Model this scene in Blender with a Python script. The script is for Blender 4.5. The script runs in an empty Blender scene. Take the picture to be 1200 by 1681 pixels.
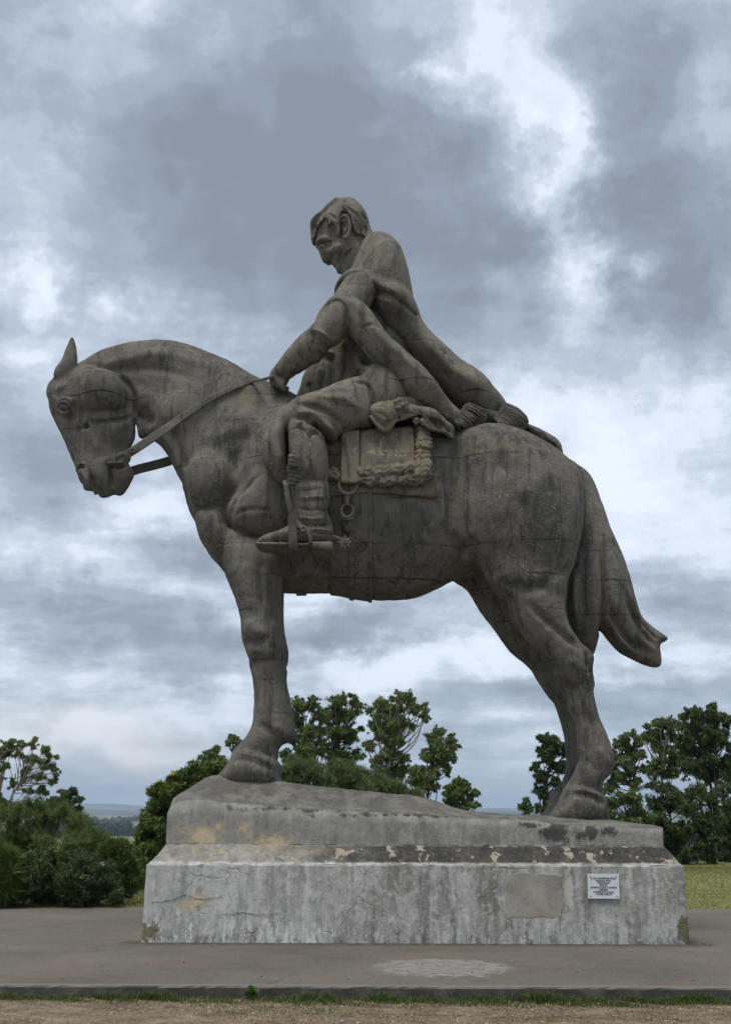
import bpy, bmesh, math, random, time
import numpy as np
from mathutils import Vector, Matrix
T0 = time.time()
R = math.radians
sc = bpy.context.scene
col = sc.collection

# ------------------------------------------------------------------ camera
EYE = 1.6
FPX = 2100.0                       # focal length in photograph pixels (1200 x 1681)
PITCH = math.atan((1331 - 840.5) / FPX)
ROLL = R(0.22)
cam_d = bpy.data.cameras.new('camera')
cam = bpy.data.objects.new('camera', cam_d)
col.objects.link(cam)
cam.location = (0, 0, EYE)
cam.matrix_world = Matrix.Translation((0, 0, EYE)) @ Matrix.Rotation(R(90) + PITCH, 4, 'X') @ Matrix.Rotation(ROLL, 4, 'Z')
cam_d.sensor_fit = 'VERTICAL'
cam_d.sensor_height = 24.0
cam_d.lens = 24.0 * FPX / 1681.0
cam_d.clip_start = 0.1
cam_d.clip_end = 30000
sc.camera = cam
sc.render.resolution_x, sc.render.resolution_y = 730, 1024

# ------------------------------------------------------------------ view
sc.view_settings.view_transform = 'Standard'
sc.view_settings.look = 'None'
sc.view_settings.gamma = 1.0
sc.view_settings.use_curve_mapping = False
sc.view_settings.exposure = 0.8

# ------------------------------------------------------------------ sky and sun
SUN_EL, SUN_AZ = R(70), R(215)      # azimuth measured from +Y (the view direction), clockwise
world = bpy.data.worlds.new('World')
sc.world = world
world.use_nodes = True
wt = world.node_tree
wt.nodes.clear()

def wn(kind, **kw):
    n = wt.nodes.new(kind)
    for k_, v_ in kw.items():
        setattr(n, k_, v_)
    return n

def wl(a, b):
    wt.links.new(a, b)

def wmath(op, a, b=None, c=None, clamp=False):
    n = wn('ShaderNodeMath', operation=op, use_clamp=clamp)
    for i_, x_ in enumerate((a, b, c)):
        if x_ is None: continue
        if isinstance(x_, (int, float)): n.inputs[i_].default_value = x_
        else: wl(x_, n.inputs[i_])
    return n.outputs[0]

def sky_dir(u, v):
    """azimuth and elevation of the part of the sky that a photograph pixel shows"""
    a, b = (u - 600) / FPX, -(v - 840.5) / FPX
    dy, dz = math.cos(PITCH) - b * math.sin(PITCH), math.sin(PITCH) + b * math.cos(PITCH)
    return math.atan2(a, dy), math.atan2(dz, math.hypot(a, dy))

tc = wn('ShaderNodeTexCoord')
sep = wn('ShaderNodeSeparateXYZ')
wl(tc.outputs['Generated'], sep.inputs[0])
dx_, dy_, dz_ = sep.outputs
az_n = wmath('ARCTAN2', dx_, dy_)
el_n = wmath('ARCSINE', dz_)
# cloud layer: the direction carried out to a flat layer overhead, so clouds close up towards the horizon
den = wmath('ADD', wmath('MAXIMUM', dz_, 0.0), 0.16)
lay = wn('ShaderNodeCombineXYZ')
wl(wmath('DIVIDE', dx_, den), lay.inputs[0]); wl(wmath('DIVIDE', dy_, den), lay.inputs[1]); wl(wmath('MULTIPLY', dz_, 1.5), lay.inputs[2])

def wnoise(scale, detail, rough, dist=0.0, off=(0, 0, 0), src=None):
    m = wn('ShaderNodeVectorMath', operation='ADD')
    wl(src or lay.outputs[0], m.inputs[0]); m.inputs[1].default_value = off
    n = wn('ShaderNodeTexNoise')
    n.inputs['Scale'].default_value = scale; n.inputs['Detail'].default_value = detail
    n.inputs['Roughness'].default_value = rough; n.inputs['Distortion'].default_value = dist
    wl(m.outputs[0], n.inputs['Vector'])
    return n.outputs['Fac']

big = wnoise(0.9, 3, .5, .3, (3.1, 7.7, 0))
mid = wnoise(2.6, 6, .62, 0, (11.0, 2.0, 4.0))
# finer, rounder lumps in direction space give the billowed edges
bil_ = wnoise(12, 6, .66, .15, (1.0, 5.0, 2.0), tc.outputs['Generated'])
field = wmath('ADD', wmath('MULTIPLY', wmath('SUBTRACT', big, .5), .55), wmath('ADD', wmath('MULTIPLY', wmath('SUBTRACT', mid, .5), .95), wmath('MULTIPLY', wmath('SUBTRACT', bil_, .5), .8)))
# the cloud masses in view: (pixel u, v, half width, half height, tilt, amount); amount > 0 is thick grey cloud
MASSES = [(430, 300, 420, 190, 0, .34), (640, 430, 330, 170, 12, .30), (560, 130, 190, 130, 25, .16), (880, 330, 85, 130, 40, .20),
          (735, 70, 50, 90, 35, -.34), (850, 165, 100, 80, 40, -.44), (915, 255, 40, 60, 25, -.32), (955, 345, 40, 90, -5, -.36), (960, 470, 60, 60, -20, -.30), (820, 440, 40, 30, 30, -.18),
          (1130, 330, 120, 230, -12, .36), (1020, 90, 90, 80, 0, .10), (1190, 100, 60, 120, 0, -.15), (1060, 480, 80, 80, 0, .16), (1180, 480, 30, 50, 0, -.2),
          (20, 430, 60, 45, 0, -.30), (55, 480, 50, 30, 15, -.26), (185, 525, 38, 32, 0, -.30), (20, 585, 60, 30, 0, -.25), (130, 60, 160, 90, 0, -.12),
          (1010, 740, 240, 170, 0, -.32), (1120, 960, 160, 45, 5, .24), (860, 600, 120, 60, 10, .10), (900, 640, 160, 60, 0, -.12),
          (60, 760, 110, 90, 10, .20), (260, 860, 130, 50, 5, -.30), (320, 930, 130, 40, 10, .30), (60, 930, 90, 40, 0, -.22), (180, 1030, 240, 45, 4, .30), (420, 1000, 160, 40, -6, -.2), (330, 1060, 200, 30, 0, .16), (120, 1120, 160, 22, 0, -.05),
          (560, 1125, 60, 24, 0, -.34), (690, 1105, 70, 26, -6, -.40), (800, 1085, 70, 28, -8, -.36), (600, 1080, 140, 30, 0, .10), (880, 1130, 110, 28, 0, .22), (1090, 1080, 120, 24, 0, -.2), (1080, 1130, 140, 26, 0, .16), (560, 1060, 60, 40, 0, .2),
          (130, 1220, 130, 32, 6, -.34), (330, 1150, 80, 28, 0, -.18)]
fl = wn('ShaderNodeCombineXYZ')
wl(wmath('MULTIPLY', az_n, 7.0), fl.inputs[0]); wl(wmath('MULTIPLY', el_n, 24.0), fl.inputs[1])
low = wnoise(1.7, 6, .64, .1, (4.0, 2.6, 0), fl.outputs[0])
lowk = wmath('EXPONENT', wmath('MULTIPLY', wmath('MAXIMUM', el_n, 0.0), -4.5))
field = wmath('ADD', field, wmath('MULTIPLY', wmath('MULTIPLY', wmath('SUBTRACT', low, .5), lowk), 1.5))
wc = wn('ShaderNodeTexNoise')
wc.inputs['Scale'].default_value = 9; wc.inputs['Detail'].default_value = 5; wc.inputs['Roughness'].default_value = .6
wl(tc.outputs['Generated'], wc.inputs['Vector'])
wsp = wn('ShaderNodeSeparateXYZ'); wl(wc.outputs['Color'], wsp.inputs[0])
azel = wn('ShaderNodeCombineXYZ')
wl(wmath('MULTIPLY_ADD', wsp.outputs[0], .20, wmath('SUBTRACT', az_n, .10)), azel.inputs[0])
wl(wmath('MULTIPLY_ADD', wsp.outputs[1], .14, wmath('SUBTRACT', el_n, .07)), azel.inputs[1])
tot = field
for (u_, v_, ru_, rv_, tl_, am_) in MASSES:
    a0, e0 = sky_dir(u_, v_)
    mp = wn('ShaderNodeMapping', vector_type='TEXTURE')
    mp.inputs['Location'].default_value = (a0, e0, 0)
    mp.inputs['Rotation'].default_value = (0, 0, -R(tl_))
    mp.inputs['Scale'].default_value = (ru_ / FPX, rv_ / FPX, 1)
    wl(azel.outputs[0], mp.inputs[0])
    dt = wn('ShaderNodeVectorMath', operation='DOT_PRODUCT')
    wl(mp.outputs[0], dt.inputs[0]); wl(mp.outputs[0], dt.inputs[1])
    ex = wmath('EXPONENT', wmath('MULTIPLY', dt.outputs['Value'], -.8))
    tot = wmath('MULTIPLY_ADD', ex, am_ * 1.1, tot)
ramp = wn('ShaderNodeValToRGB')
wl(wmath('ADD', tot, .5), ramp.inputs[0])
cr_ = ramp.color_ramp
cr_.interpolation = 'EASE'
stops = [(.06, (.74, .80, .90)), (.24, (.66, .725, .83)), (.38, (.52, .585, .68)), (.50, (.415, .475, .565)), (.64, (.325, .377, .455)), (.84, (.25, .293, .358)), (1.0, (.212, .248, .303))]
cr_.elements[0].position, cr_.elements[0].color = stops[0][0], (*stops[0][1], 1)
cr_.elements[1].position, cr_.elements[1].color = stops[-1][0], (*stops[-1][1], 1)
for p_, c_ in stops[1:-1]:
    e_ = cr_.elements.new(p_); e_.color = (*c_, 1)
# far cloud and haze near the horizon
hz = wn('ShaderNodeMix', data_type='RGBA')
hz.inputs[7].default_value = (.40, .50, .60, 1)
wl(ramp.outputs[0], hz.inputs[6])
wl(wmath('MULTIPLY', wmath('EXPONENT', wmath('MULTIPLY', wmath('MAXIMUM', el_n, 0.0), -22.0)), .8), hz.inputs[0])
# low sun-warmed cloud bank at the left
a0, e0 = sky_dir(130, 1222)
wmm = wn('ShaderNodeMapping', vector_type='TEXTURE')
wmm.inputs['Location'].default_value = (a0, e0, 0); wmm.inputs['Scale'].default_value = (210 / FPX, 52 / FPX, 1)
wl(azel.outputs[0], wmm.inputs[0])
wdt = wn('ShaderNodeVectorMath', operation='DOT_PRODUCT'); wl(wmm.outputs[0], wdt.inputs[0]); wl(wmm.outputs[0], wdt.inputs[1])
wex = wmath('MULTIPLY', wmath('EXPONENT', wmath('MULTIPLY', wdt.outputs['Value'], -1.0)), wmath('MULTIPLY_ADD', low, 1.6, -.25, clamp=True))
wrm = wn('ShaderNodeMix', data_type='RGBA')
wrm.inputs[7].default_value = (.80, .755, .70, 1)
wl(hz.outputs[2], wrm.inputs[6]); wl(wex, wrm.inputs[0])
skyt = wn('ShaderNodeTexSky', sky_type='NISHITA', sun_disc=False)
skyt.sun_elevation = SUN_EL
skyt.sun_rotation = SUN_AZ
bg1 = wn('ShaderNodeBackground'); bg1.inputs[1].default_value = .06
wl(skyt.outputs[0], bg1.inputs[0])
bg2 = wn('ShaderNodeBackground'); bg2.inputs[1].default_value = .73
wl(wrm.outputs[2], bg2.inputs[0])
mx_ = wn('ShaderNodeMixShader'); mx_.inputs[0].default_value = .93
wl(bg1.outputs[0], mx_.inputs[1]); wl(bg2.outputs[0], mx_.inputs[2])
wo = wn('ShaderNodeOutputWorld')
wl(mx_.outputs[0], wo.inputs[0])
world.cycles.sampling_method = 'NONE'

sun_d = bpy.data.lights.new('sun', 'SUN')
sun_d.energy = 1.5
sun_d.angle = R(22)
sun_d.color = (1.0, 0.965, 0.91)
sun = bpy.data.objects.new('sun', sun_d)
col.objects.link(sun)
sd = Vector((math.sin(SUN_AZ) * math.cos(SUN_EL), math.cos(SUN_AZ) * math.cos(SUN_EL), math.sin(SUN_EL)))
sun.rotation_euler = sd.to_track_quat('Z', 'Y').to_euler()
sun.location = sd * 60

# ------------------------------------------------------------------ photograph pixel -> world
_cr, _sr = math.cos(ROLL), math.sin(ROLL)
_cp, _sp = math.cos(PITCH), math.sin(PITCH)

def at(u, v, Y):
    """World point that stands at depth Y (metres along +Y) behind a photograph pixel."""
    a = (u - 600.0) / FPX
    b = -(v - 840.5) / FPX
    a, b = a * _cr - b * _sr, a * _sr + b * _cr
    dy = _cp - b * _sp
    dz = _sp + b * _cp
    t = Y / dy
    return (a * t, Y, EYE + dz * t)

def ground_at(u, v, z=0.0):
    """World point on the level z behind a photograph pixel below the horizon."""
    p = at(u, v, 1.0)
    t = (z - EYE) / (p[2] - EYE)
    return (p[0] * t, t, z)

def XZ(pts, Y):
    return np.array([[at(u, v, Y)[0], at(u, v, Y)[2]] for u, v in pts], dtype=np.float64)

# ------------------------------------------------------------------ object helpers
def tag(o, label=None, cat=None, group=None, kind=None):
    if label: o['label'] = label
    if cat: o['category'] = cat
    if group: o['group'] = group
    if kind: o['kind'] = kind
    return o

def empty(name, loc=(0, 0, 0)):
    o = bpy.data.objects.new(name, None)
    o.location = loc
    o.empty_display_size = 0.3
    col.objects.link(o)
    return o

def attach(o, parent):
    """parent o, its coordinates given in world space"""
    o.parent = parent
    m = Matrix.Identity(4)
    p = parent
    while p is not None:
        m = p.matrix_basis @ m
        p = p.parent
    o.matrix_parent_inverse = Matrix.Identity(4)
    o.matrix_basis = m.inverted() @ o.matrix_basis
    return o

def mesh_obj(name, verts, faces, mat=None, parent=None, smooth=True, edges=()):
    me = bpy.data.meshes.new(name)
    if isinstance(verts, np.ndarray):
        nv = len(verts)
        me.vertices.add(nv)
        me.vertices.foreach_set('co', np.ascontiguousarray(verts, dtype=np.float32).ravel())
        faces = np.ascontiguousarray(faces, dtype=np.int32)
        nf, k = faces.shape
        me.loops.add(nf * k)
        me.loops.foreach_set('vertex_index', faces.ravel())
        me.polygons.add(nf)
        me.polygons.foreach_set('loop_start', np.arange(0, nf * k, k, dtype=np.int32))
        me.polygons.foreach_set('loop_total', np.full(nf, k, dtype=np.int32))
        me.update(calc_edges=True)
        me.validate()
    else:
        me.from_pydata(verts, list(edges), faces)
        me.update()
    if smooth and len(me.polygons):
        me.polygons.foreach_set('use_smooth', np.ones(len(me.polygons), dtype=bool))
    if mat: me.materials.append(mat)
    o = bpy.data.objects.new(name, me)
    col.objects.link(o)
    if parent: attach(o, parent)
    return o
sc.cycles.max_bounces = 4
sc.cycles.diffuse_bounces = 2
sc.cycles.glossy_bounces = 2
sc.cycles.transmission_bounces = 3
sc.cycles.transparent_max_bounces = 4
sc.cycles.volume_bounces = 0

# ------------------------------------------------------------------ depths of the site
YM = 18.2                          # depth of the statue's plane of symmetry
YP = 16.67                         # depth of the pedestal's front face
YK = ground_at(600, 1620.5)[1]     # depth of the kerb at the front of the pavement
YB = 22.6                          # depth of the pavement's far edge
KERB = .11

# ------------------------------------------------------------------ sculpting in a signed distance volume
def chaikin(p, n=2, closed=True):
    p = np.asarray(p, dtype=np.float64)
    for _ in range(n):
        if closed:
            q = np.roll(p, -1, axis=0)
            a, b = p * .75 + q * .25, p * .25 + q * .75
            p = np.stack([a, b], 1).reshape(-1, p.shape[1])
        else:
            a, b = p[:-1] * .75 + p[1:] * .25, p[:-1] * .25 + p[1:] * .75
            m = np.stack([a, b], 1).reshape(-1, p.shape[1])
            p = np.vstack([p[:1], m, p[-1:]])
    return p

def catmull(p, n=4, closed=True):
    p = np.asarray(p, dtype=np.float64)
    if closed:
        a, b, c, d = np.roll(p, 1, 0), p, np.roll(p, -1, 0), np.roll(p, -2, 0)
    else:
        e = np.vstack([2 * p[0] - p[1], p, 2 * p[-1] - p[-2]])
        a, b, c, d = e[:-3], e[1:-2], e[2:-1], e[3:]
    out = []
    for t in np.arange(n) / n:
        out.append(.5 * (2 * b + (c - a) * t + (2 * a - 5 * b + 4 * c - d) * t * t + (3 * b - a - 3 * c + d) * t ** 3))
    r = np.stack(out, 1).reshape(-1, p.shape[1])
    return r if closed else np.vstack([r, p[-1:]])

def seg_dist2(gx, gz, pts, closed):
    """smallest squared distance of grid points to a polyline"""
    n = len(pts)
    best = np.full(gx.shape, 1e9, dtype=np.float32)
    for i in range(n if closed else n - 1):
        x0, z0 = pts[i]
        x1, z1 = pts[(i + 1) % n]
        ex, ez = x1 - x0, z1 - z0
        L = ex * ex + ez * ez + 1e-12
        t = np.clip(((gx - x0) * ex + (gz - z0) * ez) / L, 0, 1)
        dx, dz = gx - x0 - t * ex, gz - z0 - t * ez
        np.minimum(best, dx * dx + dz * dz, out=best)
    return best

def inside(gx, gz, pts):
    r = np.zeros(gx.shape, dtype=bool)
    n = len(pts)
    for i in range(n):
        x0, z0 = pts[i]
        x1, z1 = pts[(i + 1) % n]
        if z0 == z1: continue
        c = ((z0 > gz) != (z1 > gz))
        r ^= c & (gx < (x1 - x0) * (gz - z0) / (z1 - z0) + x0)
    return r

def poisson(mask, h, lam):
    """solve lap(H) - H/lam^2 = -2 inside the mask, H = 0 outside"""
    levels = [(mask, h)]
    while min(levels[-1][0].shape) > 24:
        m, hh = levels[-1]
        levels.append((m[::2, ::2], hh * 2))
    H = None
    for li in range(len(levels) - 1, -1, -1):
        m, hh = levels[li]
        if H is None:
            H = np.zeros(m.shape, dtype=np.float32)
            it = 300
        else:
            U = np.repeat(np.repeat(H, 2, 0), 2, 1)
            H = np.zeros(m.shape, dtype=np.float32)
            a, b = min(U.shape[0], m.shape[0]), min(U.shape[1], m.shape[1])
            H[:a, :b] = U[:a, :b]
            H *= m
            it = 90
        den = 4 + hh * hh / (lam * lam)
        src = 2 * hh * hh
        mf = m.astype(np.float32)
        for _ in range(it):
            N = np.zeros_like(H)
            N[1:-1, 1:-1] = (H[2:, 1:-1] + H[:-2, 1:-1] + H[1:-1, 2:] + H[1:-1, :-2] + src) / den
            H = N * mf
    return H

def idw(pts, gx, gz, Y):
    """smooth interpolation of values given at photograph pixels"""
    xz = XZ([(p[0], p[1]) for p in pts], Y)
    num = 0; den = 0
    for (x, z), p in zip(xz, pts):
        w = 1.0 / ((gx - x) ** 2 + (gz - z) ** 2 + 0.02) ** 1.5
        num = num + w * p[2]
        den = den + w
    return (num / den).astype(np.float32)

def bil(A, fx, fz):
    x0 = np.clip(np.floor(fx).astype(int), 0, A.shape[0] - 2)
    z0 = np.clip(np.floor(fz).astype(int), 0, A.shape[1] - 2)
    tx = np.clip(fx - x0, 0, 1); tz = np.clip(fz - z0, 0, 1)
    return (A[x0, z0] * (1 - tx) * (1 - tz) + A[x0 + 1, z0] * tx * (1 - tz) + A[x0, z0 + 1] * (1 - tx) * tz + A[x0 + 1, z0 + 1] * tx * tz)

class Sculpt:
    def __init__(s, lo, hi, h):
        s.h = h
        s.lo = np.array(lo, dtype=np.float64)
        s.n = np.ceil((np.array(hi) - s.lo) / h).astype(int) + 1
        s.F = np.full(s.n, 0.5, dtype=np.float32)
        s.ax = [(s.lo[i] + np.arange(s.n[i]) * h).astype(np.float32) for i in range(3)]

    def _box(s, lo, hi):
        a = np.clip(np.floor((np.array(lo) - s.lo) / s.h).astype(int), 0, s.n)
        b = np.clip(np.ceil((np.array(hi) - s.lo) / s.h).astype(int) + 1, 0, s.n)
        return a, b

    def _merge(s, a, b, f, k, mode):
        sl = (slice(a[0], b[0]), slice(a[1], b[1]), slice(a[2], b[2]))
        A = s.F[sl]
        if mode == 'cut':
            f = -f
            if k > 0:
                hh = np.maximum(k - np.abs(A - f), 0) / k
                s.F[sl] = np.maximum(A, f) + hh * hh * k * .25
            else:
                s.F[sl] = np.maximum(A, f)
        else:
            if k > 0:
                hh = np.maximum(k - np.abs(A - f), 0) / k
                s.F[sl] = np.minimum(A, f) - hh * hh * k * .25
            else:
                s.F[sl] = np.minimum(A, f)

    def add(s, poly, Y, W, yc=None, k=.05, full=.8, wpts=None, ypts=None, mode='add', n2=130, smooth=True, Yp=None):
        """a mass with the given outline (photograph pixels at depth Y) and largest half thickness W"""
        if yc is None: yc = Y
        P = XZ(poly, Y if Yp is None else Yp)
        if smooth: P = catmull(P, 4)
        pad = max(.12, k * 1.2) + 3 * s.h
        mn, mx = P.min(0), P.max(0)
        h2 = max(mx - mn) / n2
        m2 = pad / h2 + 3
        gx = np.arange(mn[0] - m2 * h2, mx[0] + m2 * h2, h2, dtype=np.float32)
        gz = np.arange(mn[1] - m2 * h2, mx[1] + m2 * h2, h2, dtype=np.float32)
        GX, GZ = np.meshgrid(gx, gz, indexing='ij')
        ins = inside(GX, GZ, P)
        d = np.sqrt(seg_dist2(GX, GZ, P, True))
        d = np.where(ins, d, -d)
        Rm = d.max()
        H = poisson(ins, h2, Rm / max(full, 1e-3) if full > 0 else 1e3)
        H *= W * W / H.max()
        # exact, smooth zero line: near the outline H = q * d with a smooth q
        good = (d > 1.6 * h2) & (d < 6 * h2)
        q = np.where(good, H / np.maximum(d, h2), 0).astype(np.float32)
        w = good.astype(np.float32)
        for _ in range(int(m2 * 1.5) + 12):
            for ax in (0, 1):
                q = (np.roll(q, 1, ax) + q * 2 + np.roll(q, -1, ax)) * .25
                w = (np.roll(w, 1, ax) + w * 2 + np.roll(w, -1, ax)) * .25
        q = np.where(w < 1e-12, W * .8, q / np.maximum(w, 1e-12))
        q = np.maximum(q, W * .15)
        t = np.clip((d - 1.5 * h2) / (3 * h2), 0, 1)
        H = H * t + q * d * (1 - t)
        if wpts:
            f2 = idw(wpts, GX, GZ, Y) ** 2
            H = H * f2
        dHx, dHz = np.gradient(H, h2)
        g2 = dHx ** 2 + dHz ** 2
        qq = q * q * (f2 * f2 if wpts else 1.0)
        t2 = np.clip((d + .5 * h2) / (2 * h2), 0, 1)
        g2 = g2 * t2 + qq * (1 - t2)
        Wm = W * (max(p[2] for p in wpts) if wpts else 1.0)
        y0, y1 = yc, yc
        if ypts:
            y0 = min(p[2] for p in ypts); y1 = max(p[2] for p in ypts)
        a, b = s._box((mn[0] - pad, y0 - Wm - pad, mn[1] - pad), (mx[0] + pad, y1 + Wm + pad, mx[1] + pad))
        if np.any(b <= a): return s
        X = s.ax[0][a[0]:b[0]]; Yy = s.ax[1][a[1]:b[1]]; Z = s.ax[2][a[2]:b[2]]
        fx = (X - gx[0]) / h2; fz = (Z - gz[0]) / h2
        FX, FZ = np.meshgrid(fx, fz, indexing='ij')
        h_ = bil(H, FX, FZ).astype(np.float32)
        g_ = bil(g2, FX, FZ).astype(np.float32)
        if ypts:
            XX, ZZ = np.meshgrid(X, Z, indexing='ij')
            c = idw(ypts, XX, ZZ, Y)
            dy2 = (Yy[None, :, None] - c[:, None, :]) ** 2
        else:
            dy2 = ((Yy - yc) ** 2)[None, :, None]
        f = (dy2 - h_[:, None, :]) / np.sqrt(g_[:, None, :] + 4 * dy2 + 1e-4)
        np.clip(f, -.5, .5, out=f)
        s._merge(a, b, f, k, mode)
        return s

    def tube(s, pts, rad, k=.02, mode='add', sub=3, sy=1.0):
        """a chain of round cones through world points"""
        pts = np.asarray(pts, dtype=np.float64)
        rad = np.full(len(pts), rad) if np.isscalar(rad) else np.asarray(rad, dtype=np.float64)
        if sub > 1 and len(pts) > 2:
            c = catmull(np.hstack([pts, rad[:, None]]), sub, False)
            pts, rad = c[:, :3], np.maximum(c[:, 3], 1e-3)
        pad = k * 1.2 + 2 * s.h
        # one field for the whole chain, so that its own joints do not swell
        lo = (pts - rad[:, None]).min(0) - pad; hi = (pts + rad[:, None]).max(0) + pad
        a, b = s._box(lo, hi)
        if np.any(b <= a): return s
        X = s.ax[0][a[0]:b[0]][:, None, None]; Yy = s.ax[1][a[1]:b[1]][None, :, None]; Z = s.ax[2][a[2]:b[2]][None, None, :]
        best = None
        for i in range(len(pts) - 1):
            p, q = pts[i], pts[i + 1]
            e = q - p
            L = float(e @ e) + 1e-12
            t = np.clip(((X - p[0]) * e[0] + (Yy - p[1]) * e[1] + (Z - p[2]) * e[2]) / np.float32(L), 0, 1)
            f = np.sqrt((X - p[0] - t * e[0]) ** 2 + ((Yy - p[1] - t * e[1]) * sy) ** 2 + (Z - p[2] - t * e[2]) ** 2) - (rad[i] + t * (rad[i + 1] - rad[i]))
            f = f.astype(np.float32)
            best = f if best is None else np.minimum(best, f)
        np.clip(best, -.5, .5, out=best)
        s._merge(a, b, best, k, mode)
        return s

    def ball(s, c, r, k=.03, mode='add', rot=0.0):
        """ellipsoid, r = (rx, ry, rz), turned by rot in the side view"""
        r = np.asarray(r, dtype=np.float64)
        m = r.max() + k * 1.2 + 2 * s.h
        a, b = s._box(np.array(c) - m, np.array(c) + m)
        if np.any(b <= a): return s
        X = s.ax[0][a[0]:b[0]][:, None, None] - c[0]; Yy = s.ax[1][a[1]:b[1]][None, :, None] - c[1]; Z = s.ax[2][a[2]:b[2]][None, None, :] - c[2]
        cr, sr = math.cos(rot), math.sin(rot)
        U = X * cr + Z * sr; V = -X * sr + Z * cr
        k0 = np.sqrt((U / r[0]) ** 2 + (Yy / r[1]) ** 2 + (V / r[2]) ** 2)
        k1 = np.sqrt((U / r[0] ** 2) ** 2 + (Yy / r[1] ** 2) ** 2 + (V / r[2] ** 2) ** 2)
        f = (k0 * (k0 - 1) / (k1 + 1e-6)).astype(np.float32)
        np.clip(f, -.5, .5, out=f)
        s._merge(a, b, f, k, mode)
        return s

    def strokes(s, lst, Y, ysplit=None, taper=True):
        """press (A < 0 digs in) lines drawn on the side view into the surface: (pixels, A metres, r pixels)"""
        px = at(601, 840, Y)[0] - at(600, 840, Y)[0]
        D = np.zeros((s.n[0], s.n[2]), dtype=np.float32)
        for pts, A, r in lst:
            P = XZ(pts, Y)
            if len(P) > 2: P = catmull(P, 3, False)
            rm = r * px
            a, b = s._box((P[:, 0].min() - 3 * rm, 0, P[:, 1].min() - 3 * rm), (P[:, 0].max() + 3 * rm, 0, P[:, 1].max() + 3 * rm))
            if b[0] <= a[0] or b[2] <= a[2]: continue
            GX, GZ = np.meshgrid(s.ax[0][a[0]:b[0]], s.ax[2][a[2]:b[2]], indexing='ij')
            if len(P) < 2: P = np.vstack([P, P + 1e-4])
            best = np.full(GX.shape, 1e9, dtype=np.float32); par = np.zeros(GX.shape, dtype=np.float32)
            m = len(P) - 1
            for i in range(m):
                e = P[i + 1] - P[i]
                t = np.clip(((GX - P[i, 0]) * e[0] + (GZ - P[i, 1]) * e[1]) / (e @ e + 1e-12), 0, 1)
                d2 = (GX - P[i, 0] - t * e[0]) ** 2 + (GZ - P[i, 1] - t * e[1]) ** 2
                cl = d2 < best
                best = np.where(cl, d2, best); par = np.where(cl, (i + t) / m, par)
            ends = np.clip(par / .25, 0, 1) * np.clip((1 - par) / .25, 0, 1) if taper and m > 1 else 1.0
            D[a[0]:b[0], a[2]:b[2]] += -A * np.exp(-best / (rm * rm)) * ends
        if ysplit is None:
            s.F += D[:, None, :]
        else:
            w = 1 / (1 + np.exp((s.ax[1] - ysplit) / (s.h * 2.0)))
            s.F += D[:, None, :] * w[None, :, None].astype(np.float32)
        return s

    def mesh(s, name, mat=None, parent=None, raw=False):
        F, h = s.F, s.h
        neg = F < 0
        nx, ny, nz = F.shape
        cnt = np.zeros((nx - 1, ny - 1, nz - 1), dtype=np.uint8)
        for i in (0, 1):
            for j in (0, 1):
                for k in (0, 1):
                    cnt += neg[i:nx - 1 + i, j:ny - 1 + j, k:nz - 1 + k]
        act = (cnt > 0) & (cnt < 8)
        ci, cj, ck = np.nonzero(act)
        idx = np.full(act.shape, -1, dtype=np.int32)
        idx[ci, cj, ck] = np.arange(len(ci), dtype=np.int32)
        acc = np.zeros((len(ci), 3), dtype=np.float32)
        num = np.zeros(len(ci), dtype=np.float32)
        C = {}
        for i in (0, 1):
            for j in (0, 1):
                for k in (0, 1):
                    C[i, j, k] = F[ci + i, cj + j, ck + k]
        for ax in range(3):
            for u in (0, 1):
                for v in (0, 1):
                    o0 = [u, v]; o0.insert(ax, 0); o1 = [u, v]; o1.insert(ax, 1)
                    f0, f1 = C[tuple(o0)], C[tuple(o1)]
                    cr = (f0 < 0) != (f1 < 0)
                    t = np.where(cr, f0 / np.where(cr, f0 - f1, 1), 0)
                    for q in range(3):
                        acc[:, q] += np.where(cr, t if q == ax else o0[q], 0)
                    num += cr
        V = np.stack([ci, cj, ck], 1) + acc / np.maximum(num, 1)[:, None]
        V = s.lo + V * h
        quads = []
        for ax in range(3):
            s0 = [slice(None)] * 3; s1 = [slice(None)] * 3
            s0[ax] = slice(0, -1); s1[ax] = slice(1, None)
            a_, b_ = neg[tuple(s0)], neg[tuple(s1)]
            o1, o2 = [q for q in range(3) if q != ax]
            i, j, k = np.nonzero(a_ != b_)
            E = np.stack([i, j, k], 1)
            ok = (E[:, o1] > 0) & (E[:, o2] > 0) & (E[:, o1] < s.n[o1] - 1) & (E[:, o2] < s.n[o2] - 1)
            E = E[ok]
            inn = a_[E[:, 0], E[:, 1], E[:, 2]]
            def cell(d1, d2):
                c = E.copy(); c[:, o1] -= d1; c[:, o2] -= d2
                return idx[c[:, 0], c[:, 1], c[:, 2]]
            q = np.stack([cell(1, 1), cell(0, 1), cell(0, 0), cell(1, 0)], 1)
            flip = ~inn if ax != 1 else inn
            q[flip] = q[flip][:, ::-1]
            quads.append(q)
        Q = np.vstack(quads)
        if raw: return V, Q
        return mesh_obj(name, V, Q, mat, parent)


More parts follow.
